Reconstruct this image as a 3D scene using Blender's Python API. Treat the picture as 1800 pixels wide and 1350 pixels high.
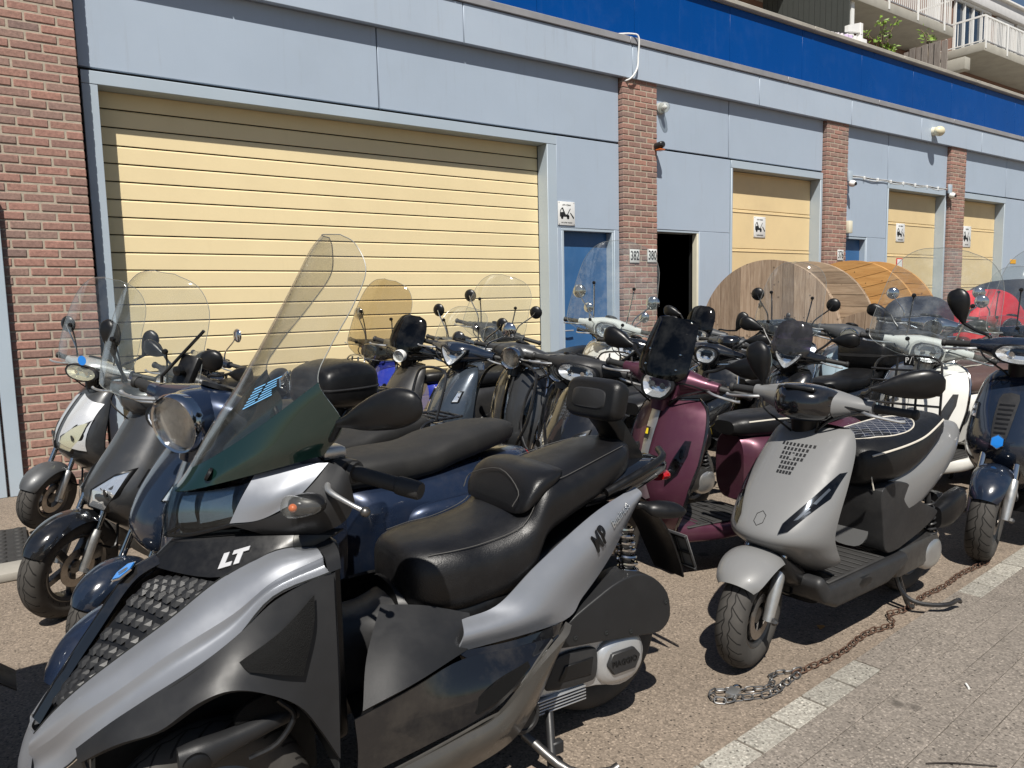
import bpy, bmesh, math, random
from mathutils import Vector, Matrix
from math import sin, cos, pi, radians, sqrt, atan2

# ------------------------------------------------------------------ scene, camera, light
random.seed(7)
for _o in list(bpy.data.objects): bpy.data.objects.remove(_o)
SC = bpy.context.scene
COL = SC.collection

CAM_H = 1.40
_p, _r, _y = radians(6.223), radians(-1.333), radians(55.15)
_f = Vector((cos(_y)*cos(_p), sin(_y)*cos(_p), -sin(_p)))
_ri = Vector((sin(_y), -cos(_y), 0)); _up = _ri.cross(_f)
_r2 = _ri*cos(_r) + _up*sin(_r); _u2 = _up*cos(_r) - _ri*sin(_r)
cam_data = bpy.data.cameras.new('camera'); cam = bpy.data.objects.new('camera', cam_data); COL.objects.link(cam)
cam_data.sensor_width = 36; cam_data.lens = 26.0; cam_data.clip_end = 2000; cam_data.clip_start = .02
cam.matrix_world = Matrix(((_r2.x, _u2.x, -_f.x, 0), (_r2.y, _u2.y, -_f.y, 0), (_r2.z, _u2.z, -_f.z, CAM_H), (0, 0, 0, 1)))
SC.camera = cam

SUN_DIR = Vector((-.72, -1.0, 1.80)).normalized()          # towards the sun
world = bpy.data.worlds.new('World'); SC.world = world; world.use_nodes = True
_nt = world.node_tree; _bg = _nt.nodes['Background']
_sky = _nt.nodes.new('ShaderNodeTexSky'); _sky.sky_type = 'NISHITA'; _sky.sun_disc = False
_sky.sun_elevation = math.asin(SUN_DIR.z); _sky.sun_rotation = atan2(SUN_DIR.x, SUN_DIR.y)
_sky.air_density = 1.0; _sky.dust_density = .6; _sky.ozone_density = 1.6
_nt.links.new(_sky.outputs[0], _bg.inputs[0]); _bg.inputs[1].default_value = .05
sun_d = bpy.data.lights.new('sun', 'SUN'); sun_d.energy = 5.0; sun_d.angle = radians(.53); sun_d.color = (1, .955, .88)
sun = bpy.data.objects.new('sun', sun_d); COL.objects.link(sun)
sun.rotation_euler = SUN_DIR.to_track_quat('Z', 'Y').to_euler()
SC.view_settings.view_transform = 'Standard'; SC.view_settings.look = 'None'
SC.view_settings.exposure = 0.30; SC.view_settings.gamma = 1; SC.view_settings.use_curve_mapping = False
SC.render.engine = 'CYCLES'
SC.cycles.max_bounces = 10; SC.cycles.transparent_max_bounces = 24; SC.cycles.caustics_reflective = False; SC.cycles.caustics_refractive = False

# ------------------------------------------------------------------ shape kit: a shape is (verts, faces)
V3 = Vector
def join(*ms):
    V, F = [], []
    for v, f in ms:
        o = len(V); V += list(v); F += [[i+o for i in q] for q in f]
    return V, F
def tf(m, M): return [M @ V3(v) for v in m[0]], m[1]
def mv(m, x=0, y=0, z=0): return [V3(v)+V3((x, y, z)) for v in m[0]], m[1]
def mir(m): return [V3((v[0], -v[1], v[2])) for v in m[0]], [q[::-1] for q in m[1]]
def rot(m, ax, deg, at=(0, 0, 0)):
    M = Matrix.Translation(at) @ Matrix.Rotation(radians(deg), 4, ax) @ Matrix.Translation([-a for a in at])
    return tf(m, M)
def box(x0, x1, y0, y1, z0, z1):
    v = [V3((x, y, z)) for x in (x0, x1) for y in (y0, y1) for z in (z0, z1)]
    return v, [[0, 1, 3, 2], [4, 6, 7, 5], [0, 4, 5, 1], [2, 3, 7, 6], [0, 2, 6, 4], [1, 5, 7, 3]]
def _bm_out(bm):
    bm.verts.index_update()
    r = [v.co.copy() for v in bm.verts], [[v.index for v in f.verts] for f in bm.faces]
    bm.free(); return r
def _bm_in(m):
    bm = bmesh.new(); vs = [bm.verts.new(v) for v in m[0]]
    for q in m[1]:
        try: bm.faces.new([vs[i] for i in q])
        except ValueError: pass
    return bm
def bevel(m, w, seg=2, ang=30):
    bm = _bm_in(m); bmesh.ops.recalc_face_normals(bm, faces=bm.faces)
    es = [e for e in bm.edges if len(e.link_faces) == 2 and e.calc_face_angle(0) > radians(ang)]
    bmesh.ops.bevel(bm, geom=es, offset=w, segments=seg, profile=.5, affect='EDGES', clamp_overlap=True)
    return _bm_out(bm)
def rbox(x0, x1, y0, y1, z0, z1, b=.01, seg=2): return bevel(box(x0, x1, y0, y1, z0, z1), b, seg)
def cr(P, t):
    """Catmull-Rom through the tuples P at t in 0..len-1"""
    n = len(P)-1; i = min(int(t), n-1) if n else 0; u = t-i
    a = P[max(i-1, 0)]; b = P[i]; c = P[min(i+1, n)]; d = P[min(i+2, n)]
    if i == 0: a = [2*q-w for q, w in zip(b, c)]
    if i+1 == n: d = [2*q-w for q, w in zip(c, b)]
    return [.5*(2*q+(r_-p)*u+(2*p-5*q+4*r_-s)*u*u+(3*q-p-3*r_+s)*u**3) for p, q, r_, s in zip(a, b, c, d)]
def curve(P, k=5):
    n = (len(P)-1)*k
    return [V3(cr(P, i/k)) for i in range(n+1)]
def tube(P, r=.01, n=8, k=4, closed=False, cap=True):
    P = [tuple(p) for p in P]
    if closed:
        Q = P[-2:]+P+P[:3]; pts = [V3(cr(Q, 2+i/k)) for i in range(len(P)*k)]
    else: pts = curve(P, k) if (k > 1 and len(P) > 2) else [V3(p) for p in P]
    N = len(pts); V, F = [], []; prev = None
    rr = r if isinstance(r, (list, tuple)) else None
    for i, p in enumerate(pts):
        t = (pts[(i+1) % N]-pts[i-1]) if closed else (pts[min(i+1, N-1)]-pts[max(i-1, 0)])
        t = t.normalized()
        if prev is None:
            prev = t.orthogonal().normalized()
        prev = (prev-t*prev.dot(t)).normalized(); b = t.cross(prev)
        R = cr([(q,) for q in rr], i/(N-1)*(len(rr)-1))[0] if rr else r
        for j in range(n):
            a = 2*pi*j/n; V.append(p+(prev*cos(a)+b*sin(a))*R)
    for i in range(N if closed else N-1):
        for j in range(n):
            a, b2 = i*n+j, i*n+(j+1) % n; c, d = ((i+1) % N)*n+(j+1) % n, ((i+1) % N)*n+j
            F.append([a, b2, c, d])
    if cap and not closed: F.append(list(range(n))[::-1]); F.append([(N-1)*n+j for j in range(n)])
    return V, F
def loft(S, ax='x', n=20, m=4, cap=True):
    """S: (pos, c1, c2, r1, r2, e) superellipse sections across axis ax; the two other axes in x,y,z order"""
    V, F = [], []; N = (len(S)-1)*m+1
    S = [tuple(s) if len(s) > 5 else tuple(s)+(2.3,) for s in S]
    for i in range(N):
        p, a, b, r1, r2, e = cr(S, i/m); r1 = max(r1, .0005); r2 = max(r2, .0005); e = max(e, 1.2)
        for j in range(n):
            t = 2*pi*j/n; c, s = cos(t), sin(t)
            u = a+r1*math.copysign(abs(c)**(2/e), c); w = b+r2*math.copysign(abs(s)**(2/e), s)
            V.append(V3((p, u, w)) if ax == 'x' else V3((u, p, w)) if ax == 'y' else V3((u, w, p)))
    for i in range(N-1):
        for j in range(n):
            F.append([i*n+j, i*n+(j+1) % n, (i+1)*n+(j+1) % n, (i+1)*n+j])
    if cap: F.append(list(range(n))[::-1]); F.append([(N-1)*n+j for j in range(n)])
    return V, F
def lathe(P, n=24, ax='y', at=(0, 0, 0), closed=False):
    """P: (radius, height along ax)"""
    V, F = [], []; k = len(P)
    for r, h in P:
        for j in range(n):
            a = 2*pi*j/n; c, s = r*cos(a), r*sin(a)
            q = (h, c, s) if ax == 'x' else (c, h, s) if ax == 'y' else (c, s, h)
            V.append(V3(q)+V3(at))
    for i in range(k if closed else k-1):
        for j in range(n):
            F.append([i*n+j, i*n+(j+1) % n, ((i+1) % k)*n+(j+1) % n, ((i+1) % k)*n+j])
    if not closed:
        if P[0][0] > 1e-5: F.append(list(range(n))[::-1])
        if P[-1][0] > 1e-5: F.append([(k-1)*n+j for j in range(n)])
    return V, F
def sheet(G, th=.004):
    """grid of points -> closed shell, thickness inwards along the normals"""
    nr, nc = len(G), len(G[0]); V = [V3(p) for r in G for p in r]; F = []
    for i in range(nr-1):
        for j in range(nc-1): F.append([i*nc+j, i*nc+j+1, (i+1)*nc+j+1, (i+1)*nc+j])
    nrm = [V3((0, 0, 0)) for _ in V]
    for q in F:
        w = (V[q[2]]-V[q[0]]).cross(V[q[3]]-V[q[1]])
        for i in q: nrm[i] += w
    o = len(V)
    V2 = V+[v-(w.normalized() if w.length > 1e-12 else w)*th for v, w in zip(V, nrm)]
    F2 = F+[[i+o for i in q[::-1]] for q in F]
    ring = [j for j in range(nc)]+[i*nc+nc-1 for i in range(1, nr)]+[(nr-1)*nc+j for j in range(nc-2, -1, -1)]+[i*nc for i in range(nr-2, 0, -1)]
    for a, b in zip(ring, ring[1:]+ring[:1]): F2.append([b, a, a+o, b+o])
    return V2, F2
def surf(C, u, v):
    """point of the Catmull surface through the control grid C, u along rows 0..1, v across rows 0..1"""
    rows = [cr(r, u*(len(r)-1)) for r in C]
    return V3(cr(rows, v*(len(C)-1)))
def patch(C, nu=16, nv=10, th=.004):
    return sheet([[surf(C, j/nu, i/nv) for j in range(nu+1)] for i in range(nv+1)], th)
def on_patch(C, uv, off=.002):
    """a flat piece given by its (u,v) outline laid on a patch"""
    bm = bmesh.new(); vs = [bm.verts.new((a, b, 0)) for a, b in uv]; bm.faces.new(vs)
    bmesh.ops.triangulate(bm, faces=bm.faces); bmesh.ops.subdivide_edges(bm, edges=bm.edges, cuts=2, use_grid_fill=True)
    V, F = _bm_out(bm); out = []
    for v in V:
        a, b = min(max(v.x, 0), 1), min(max(v.y, 0), 1); e = .01
        p = surf(C, a, b); du = surf(C, min(a+e, 1), b)-surf(C, max(a-e, 0), b); dv = surf(C, a, min(b+e, 1))-surf(C, a, max(b-e, 0))
        out.append(p+du.cross(dv).normalized()*off)
    return out, F
def prism(O, a0, a1, pl='xz', bev=0, seg=2):
    """outline O in plane pl, extruded along the third axis from a0 to a1"""
    def q(u, w, a): return V3((u, a, w)) if pl == 'xz' else V3((a, u, w)) if pl == 'yz' else V3((u, w, a))
    n = len(O); V = [q(u, w, a0) for u, w in O]+[q(u, w, a1) for u, w in O]
    F = [list(range(n))[::-1], [n+i for i in range(n)]]+[[i, (i+1) % n, n+(i+1) % n, n+i] for i in range(n)]
    m = (V, F)
    return bevel(m, bev, seg) if bev else m
def smooth_outline(O, k=4):
    n = len(O); Q = list(O[-2:])+list(O)+list(O[:3])
    return [tuple(cr(Q, 2+i/k)) for i in range(n*k)]
def drape(O, fx, off=.002, th=.003, cuts=3):
    """outline O in (y,z) laid on the surface x=fx(y,z), a thin closed piece in front of it"""
    bm = bmesh.new(); vs = [bm.verts.new((a, b, 0)) for a, b in O]; bm.faces.new(vs)
    bmesh.ops.triangulate(bm, faces=bm.faces)
    if cuts: bmesh.ops.subdivide_edges(bm, edges=bm.edges, cuts=cuts, use_grid_fill=True)
    V, F = _bm_out(bm); top = [V3((fx(v.x, v.y)+off, v.x, v.y)) for v in V]
    return top, F
def ellipsoid(c, r, n=16, m=10, e=2.0):
    S = []
    for i in range(m+1):
        a = -pi/2+pi*i/m; S.append((c[0]+r[0]*sin(a), c[1], c[2], r[1]*cos(a)+1e-4, r[2]*cos(a)+1e-4, e))
    return loft(S, 'x', n, 1)

# ------------------------------------------------------------------ objects
def ob(name, m, mat, parent=None, smooth=40, M=None, fix=True):
    me = bpy.data.meshes.new(name); me.from_pydata([tuple(v) for v in m[0]], [], m[1])
    if fix:
        bm = bmesh.new(); bm.from_mesh(me); bmesh.ops.recalc_face_normals(bm, faces=bm.faces); bm.to_mesh(me); bm.free()
    if smooth:
        me.polygons.foreach_set('use_smooth', [True]*len(me.polygons)); me.set_sharp_from_angle(angle=radians(smooth))
    me.update(); me.materials.append(mat)
    return link(name, me, parent, M)
def link(name, me, parent=None, M=None):
    o = bpy.data.objects.new(name, me); COL.objects.link(o)
    if parent is not None: o.parent = parent
    if M is not None: o.matrix_local = M
    return o
def empty(name, loc=(0, 0, 0), rz=0, lean=0):
    o = bpy.data.objects.new(name, None); COL.objects.link(o)
    o.matrix_world = Matrix.Translation(loc) @ Matrix.Rotation(radians(rz), 4, 'Z') @ Matrix.Rotation(radians(lean), 4, 'X')
    o.empty_display_size = .1
    return o
def tag(o, label, cat, group=None, kind=None):
    o['label'] = label; o['category'] = cat
    if group: o['group'] = group
    if kind: o['kind'] = kind
    return o
_txt = {}
def text(s, size, M, depth=.001, align='CENTER', sx=1.0, shear=0, bold=0):
    """mesh of flat lettering: local x right, y up, z out; placed by M"""
    k = (s, round(size, 4), depth, align, sx, shear, bold)
    if k not in _txt:
        c = bpy.data.curves.new('lettering', 'FONT'); c.body = s; c.size = size; c.extrude = depth; c.align_x = align; c.align_y = 'CENTER'; c.shear = shear; c.offset = bold; c.resolution_u = 3
        o = bpy.data.objects.new('lettering', c); COL.objects.link(o)
        dg = bpy.context.evaluated_depsgraph_get(); me = o.evaluated_get(dg).to_mesh()
        _txt[k] = ([V3((v.co.x*sx, v.co.y, v.co.z)) for v in me.vertices], [list(p.vertices) for p in me.polygons])
        bpy.data.objects.remove(o); bpy.data.curves.remove(c)
    return tf(_txt[k], M)
def frame_at(p, x, y):
    """matrix whose local x and y axes point along x and y, at p"""
    x = V3(x).normalized(); y = V3(y); y = (y-x*y.dot(x)).normalized(); z = x.cross(y)
    return Matrix(((x.x, y.x, z.x, p[0]), (x.y, y.y, z.y, p[1]), (x.z, y.z, z.z, p[2]), (0, 0, 0, 1)))

# ------------------------------------------------------------------ materials
def mat(name, col, rough=.5, metal=0, coat=0, bump=0, bs=200, var=.06, vs=6, rvar=.08, spec=.5, dirt=0, dcol=(.30, .26, .2), ds=5, bdist=.002, perobj=0, streak=0, scol=(.25, .26, .28)):
    m = bpy.data.materials.new(name); m.use_nodes = True; nt = m.node_tree; N = nt.nodes; L = nt.links
    b = N['Principled BSDF']; tc = N.new('ShaderNodeTexCoord')
    def noise(scale, det=5, rg=.6):
        n = N.new('ShaderNodeTexNoise'); n.inputs['Scale'].default_value = scale; n.inputs['Detail'].default_value = det; n.inputs['Roughness'].default_value = rg
        L.new(tc.outputs['Object'], n.inputs['Vector']); return n.outputs['Fac']
    def ramp(f, a, b_, lo, hi):
        r = N.new('ShaderNodeMapRange'); r.inputs[1].default_value = a; r.inputs[2].default_value = b_; r.inputs[3].default_value = lo; r.inputs[4].default_value = hi
        L.new(f, r.inputs[0]); return r.outputs[0]
    n1 = noise(vs)
    hsv = N.new('ShaderNodeHueSaturation'); hsv.inputs['Color'].default_value = (*col, 1)
    val = ramp(n1, .3, .7, 1-var, 1+var)
    if perobj:
        oi = N.new('ShaderNodeObjectInfo'); mr = ramp(oi.outputs['Random'], 0, 1, 1-perobj, 1+perobj)
        mu = N.new('ShaderNodeMath'); mu.operation = 'MULTIPLY'; L.new(val, mu.inputs[0]); L.new(mr, mu.inputs[1]); val = mu.outputs[0]
    L.new(val, hsv.inputs['Value']); colout = hsv.outputs[0]
    rr = ramp(noise(vs*3.1), .3, .7, max(rough-rvar, .02), min(rough+rvar, 1)); rout = rr
    if dirt:
        d = ramp(noise(ds, 8, .7), .5, .78, 0, dirt)
        mx = N.new('ShaderNodeMix'); mx.data_type = 'RGBA'; L.new(d, mx.inputs[0]); L.new(colout, mx.inputs[6]); mx.inputs[7].default_value = (*dcol, 1); colout = mx.outputs[2]
        mr2 = N.new('ShaderNodeMix'); L.new(d, mr2.inputs[0]); L.new(rr, mr2.inputs[2]); mr2.inputs[3].default_value = .85; rout = mr2.outputs[0]
    if streak:
        mp_ = N.new('ShaderNodeMapping'); mp_.inputs['Scale'].default_value = (9, 9, .55); L.new(tc.outputs['Object'], mp_.inputs[0])
        sn = N.new('ShaderNodeTexNoise'); sn.inputs['Scale'].default_value = 1.6; sn.inputs['Detail'].default_value = 9; sn.inputs['Roughness'].default_value = .75; L.new(mp_.outputs[0], sn.inputs['Vector'])
        sm = ramp(sn.outputs['Fac'], .56, .80, 0, streak); mx3 = N.new('ShaderNodeMix'); mx3.data_type = 'RGBA'; L.new(sm, mx3.inputs[0]); L.new(colout, mx3.inputs[6]); mx3.inputs[7].default_value = (*scol, 1); colout = mx3.outputs[2]
    L.new(colout, b.inputs['Base Color']); L.new(rout, b.inputs['Roughness'])
    b.inputs['Metallic'].default_value = metal; b.inputs['Coat Weight'].default_value = coat; b.inputs['Coat Roughness'].default_value = .04
    b.inputs['Specular IOR Level'].default_value = spec
    if bump:
        bn = N.new('ShaderNodeBump'); bn.inputs['Strength'].default_value = bump; bn.inputs['Distance'].default_value = bdist
        L.new(noise(bs, 4), bn.inputs['Height']); L.new(bn.outputs[0], b.inputs['Normal'])
    return m
def acrylic(name, tint=(.95, .96, .96), haze=.04, refl=1.0, rough=.03, dust=.05):
    m = bpy.data.materials.new(name); m.use_nodes = True; nt = m.node_tree; N = nt.nodes; L = nt.links
    N.remove(N['Principled BSDF']); out = N['Material Output']
    tr = N.new('ShaderNodeBsdfTransparent'); tr.inputs[0].default_value = (*tint, 1)
    gl = N.new('ShaderNodeBsdfGlossy'); gl.inputs['Roughness'].default_value = rough; gl.inputs[0].default_value = (refl, refl, refl, 1)
    df = N.new('ShaderNodeBsdfDiffuse'); df.inputs[0].default_value = (.75, .75, .72, 1)
    tc = N.new('ShaderNodeTexCoord'); ns = N.new('ShaderNodeTexNoise'); ns.inputs['Scale'].default_value = 9; ns.inputs['Detail'].default_value = 9; ns.inputs['Roughness'].default_value = .72
    L.new(tc.outputs['Object'], ns.inputs['Vector'])
    mr = N.new('ShaderNodeMapRange'); mr.inputs[1].default_value = .45; mr.inputs[2].default_value = .8; mr.inputs[3].default_value = haze; mr.inputs[4].default_value = haze+dust
    L.new(ns.outputs['Fac'], mr.inputs[0])
    m1 = N.new('ShaderNodeMixShader'); L.new(mr.outputs[0], m1.inputs[0]); L.new(tr.outputs[0], m1.inputs[1]); L.new(df.outputs[0], m1.inputs[2])
    ge = N.new('ShaderNodeNewGeometry'); dt = N.new('ShaderNodeVectorMath'); dt.operation = 'DOT_PRODUCT'; L.new(ge.outputs['Normal'], dt.inputs[0]); L.new(ge.outputs['Incoming'], dt.inputs[1])
    def mth(op, a, b=None):
        k = N.new('ShaderNodeMath'); k.operation = op
        for i, q in enumerate((a, b)):
            if q is None: continue
            if isinstance(q, (int, float)): k.inputs[i].default_value = q
            else: L.new(q, k.inputs[i])
        return k.outputs[0]
    fr = mth('MULTIPLY_ADD', mth('POWER', mth('SUBTRACT', 1.0, mth('ABSOLUTE', dt.outputs['Value'])), 5.0), .9); fr.node.inputs[2].default_value = .035
    m2 = N.new('ShaderNodeMixShader'); L.new(fr, m2.inputs[0]); L.new(m1.outputs[0], m2.inputs[1]); L.new(gl.outputs[0], m2.inputs[2])
    L.new(m2.outputs[0], out.inputs[0]); return m
PANEL = mat('painted_panel', (.375, .445, .535), .45, var=.03, vs=1.2, streak=.34, dirt=.15, dcol=(.30, .34, .38), ds=2.2, bump=.05, bs=60)
FRAME = mat('painted_frame', (.40, .47, .535), .45, var=.05, vs=2, dirt=.3, dcol=(.34, .36, .38), ds=4)
TRIM = mat('zinc_trim', (.30, .30, .31), .55, metal=.2, var=.12, vs=4)
FASCIA = mat('fascia_paint', (.40, .47, .56), .5, var=.04, vs=1.5, streak=.45, dirt=.25, dcol=(.33, .36, .39), ds=3)
DOORY = mat('cream_door', (.81, .665, .395), .5, var=.03, vs=2, perobj=.025, streak=.2, scol=(.6, .48, .26), dirt=.15, dcol=(.6, .49, .28), ds=2.5, bump=.25, bs=260, bdist=.001)
DOORY2 = mat('sand_door', (.72, .56, .31), .55, var=.05, vs=1.5, dirt=.35, dcol=(.55, .42, .25), ds=2, perobj=.05)
GLOSSBLUE = mat('blue_cladding', (.0002, .054, .25), .3, var=.05, vs=.8, streak=.05, scol=(.25, .4, .6), rvar=.05, dirt=.03, dcol=(.3, .4, .6), ds=3, spec=.2)
DOORBLUE = mat('blue_door', (.035, .12, .28), .4, var=.08, vs=3, dirt=.2, dcol=(.15, .25, .4))
MORTAR = mat('mortar', (.40, .345, .27), .9, var=.15, vs=30, bump=.6, bs=180)
DARK = mat('dark_inside', (.008, .009, .009), .8)
CONC = mat('concrete', (.34, .32, .28), .85, var=.15, vs=3, dirt=.4, dcol=(.18, .17, .15), ds=4, bump=.3, bs=40)
WHITE = mat('white_paint', (.78, .78, .76), .45, var=.04)
CREAMW = mat('cream_paint', (.7, .66, .52), .5, var=.05)
BLACKPRINT = mat('black_print', (.012, .012, .013), .5)
ENAMEL = mat('white_enamel', (.76, .76, .74), .25, var=.03, coat=.5, dirt=.15, dcol=(.5, .45, .38), ds=20)
REDP = mat('red_print', (.55, .03, .03), .5)
ORANGEP = mat('orange_print', (.85, .42, .01), .5)

def brick_mat():
    m = bpy.data.materials.new('fired_brick'); m.use_nodes = True; nt = m.node_tree; N = nt.nodes; L = nt.links; b = N['Principled BSDF']
    oi = N.new('ShaderNodeObjectInfo'); rp = N.new('ShaderNodeValToRGB'); e = rp.color_ramp.elements
    e[0].position = 0; e[0].color = (.31, .145, .10, 1); e[1].position = 1; e[1].color = (.25, .145, .11, 1)
    for p, c in ((.25, (.36, .15, .10)), (.45, (.27, .13, .095)), (.62, (.30, .165, .12)), (.8, (.23, .135, .11)), (.9, (.38, .15, .09))):
        k = e.new(p); k.color = (*c, 1)
    L.new(oi.outputs['Random'], rp.inputs[0])
    tc = N.new('ShaderNodeTexCoord'); n = N.new('ShaderNodeTexNoise'); n.inputs['Scale'].default_value = 38; n.inputs['Detail'].default_value = 7; n.inputs['Roughness'].default_value = .7
    va = N.new('ShaderNodeVectorMath'); va.operation = 'ADD'; L.new(tc.outputs['Object'], va.inputs[0]); L.new(oi.outputs['Location'], va.inputs[1]); L.new(va.outputs[0], n.inputs['Vector'])
    mr = N.new('ShaderNodeMapRange'); mr.inputs[1].default_value = .28; mr.inputs[2].default_value = .72; mr.inputs[3].default_value = .62; mr.inputs[4].default_value = 1.3; L.new(n.outputs['Fac'], mr.inputs[0])
    h = N.new('ShaderNodeHueSaturation'); L.new(rp.outputs[0], h.inputs['Color']); L.new(mr.outputs[0], h.inputs['Value']); h.inputs['Saturation'].default_value = .80
    L.new(h.outputs[0], b.inputs['Base Color']); b.inputs['Roughness'].default_value = .88
    bp = N.new('ShaderNodeBump'); bp.inputs['Strength'].default_value = .6; bp.inputs['Distance'].default_value = .004; L.new(n.outputs['Fac'], bp.inputs['Height']); L.new(bp.outputs[0], b.inputs['Normal'])
    return m
BRICK = brick_mat()

def ground_mat(name, base, joints=True, perobj=0):
    """exposed aggregate: tan ground with dark and pale grains"""
    m = bpy.data.materials.new(name); m.use_nodes = True; nt = m.node_tree; N = nt.nodes; L = nt.links; b = N['Principled BSDF']
    tc = N.new('ShaderNodeNewGeometry')
    def no(sc, d=6, r=.65):
        n = N.new('ShaderNodeTexNoise'); n.inputs['Scale'].default_value = sc; n.inputs['Detail'].default_value = d; n.inputs['Roughness'].default_value = r; L.new(tc.outputs['Position'], n.inputs['Vector']); return n.outputs['Fac']
    def mr(f, a, c, lo, hi):
        r = N.new('ShaderNodeMapRange'); r.inputs[1].default_value = a; r.inputs[2].default_value = c; r.inputs[3].default_value = lo; r.inputs[4].default_value = hi; L.new(f, r.inputs[0]); return r.outputs[0]
    def mix(f, a, c):
        x = N.new('ShaderNodeMix'); x.data_type = 'RGBA'; L.new(f, x.inputs[0])
        for s, q in ((6, a), (7, c)):
            if isinstance(q, tuple): x.inputs[s].default_value = (*q, 1)
            else: L.new(q, x.inputs[s])
        return x.outputs[2]
    c0 = mix(mr(no(1.3), .3, .7, 0, 1), tuple(v*.82 for v in base), tuple(min(v*1.12, 1) for v in base))
    c1 = mix(mr(no(60, 3), .35, .7, 0, .5), c0, tuple(v*.6 for v in base))
    vo = N.new('ShaderNodeTexVoronoi'); vo.inputs['Scale'].default_value = 85; L.new(tc.outputs['Position'], vo.inputs['Vector'])
    sep = N.new('ShaderNodeSeparateColor'); L.new(vo.outputs['Color'], sep.inputs[0])
    small = mr(vo.outputs['Distance'], .25, .42, 1, 0)
    def gate(sock, a, c):
        g = mr(sock, a, c, 0, 1); k = N.new('ShaderNodeMath'); k.operation = 'MULTIPLY'; L.new(g, k.inputs[0]); L.new(small, k.inputs[1]); return k.outputs[0]
    c2 = mix(gate(sep.outputs[0], .72, .76), c1, (.03, .026, .022))
    c3 = mix(gate(sep.outputs[1], .66, .72), c2, tuple(min(v*1.55, .62) for v in base))
    vo2 = N.new('ShaderNodeTexVoronoi'); vo2.inputs['Scale'].default_value = 150; L.new(tc.outputs['Position'], vo2.inputs['Vector'])
    s2 = N.new('ShaderNodeSeparateColor'); L.new(vo2.outputs['Color'], s2.inputs[0])
    c4 = mix(mr(s2.outputs[0], .3, 1, 0, .42), c3, tuple(min(v*1.7, .6) for v in base))
    c4 = mix(mr(s2.outputs[1], .5, 1, 0, .7), c4, tuple(v*.45 for v in base))
    stain = mr(no(2.6, 8, .75), .55, .72, 0, .45); c5 = mix(stain, c4, tuple(v*.55 for v in base))
    vg = N.new('ShaderNodeTexVoronoi'); vg.inputs['Scale'].default_value = 4.5; L.new(tc.outputs['Position'], vg.inputs['Vector']); sg = N.new('ShaderNodeSeparateColor'); L.new(vg.outputs['Color'], sg.inputs[0])
    gm = N.new('ShaderNodeMath'); gm.operation = 'MULTIPLY'; L.new(mr(vg.outputs['Distance'], .10, .16, .75, 0), gm.inputs[0]); L.new(mr(sg.outputs[0], .72, .76, 0, 1), gm.inputs[1]); c5 = mix(gm.outputs[0], c5, tuple(v*.3 for v in base))
    c5 = mix(mr(no(.9, 5, .6), .5, .75, 0, .38), c5, tuple(v*.5 for v in base))
    if perobj:
        oi = N.new('ShaderNodeObjectInfo'); hs = N.new('ShaderNodeHueSaturation'); L.new(mr(oi.outputs['Random'], 0, 1, 1-perobj, 1+perobj), hs.inputs['Value']); L.new(c5, hs.inputs['Color']); c5 = hs.outputs[0]
    L.new(c5, b.inputs['Base Color']); b.inputs['Roughness'].default_value = .85; b.inputs['Specular IOR Level'].default_value = .3
    bp = N.new('ShaderNodeBump'); bp.inputs['Strength'].default_value = .7; bp.inputs['Distance'].default_value = .004
    ad = N.new('ShaderNodeMath'); ad.operation = 'ADD'; L.new(no(90, 4), ad.inputs[0]); L.new(s2.outputs[0], ad.inputs[1]); L.new(ad.outputs[0], bp.inputs['Height']); L.new(bp.outputs[0], b.inputs['Normal'])
    return m
GROUND = ground_mat('worn_aggregate', (.245, .198, .155))
PAVER = ground_mat('paver_aggregate', (.235, .205, .175), perobj=.05)
PAVERW = ground_mat('white_paver', (.37, .345, .30), perobj=.16)

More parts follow.
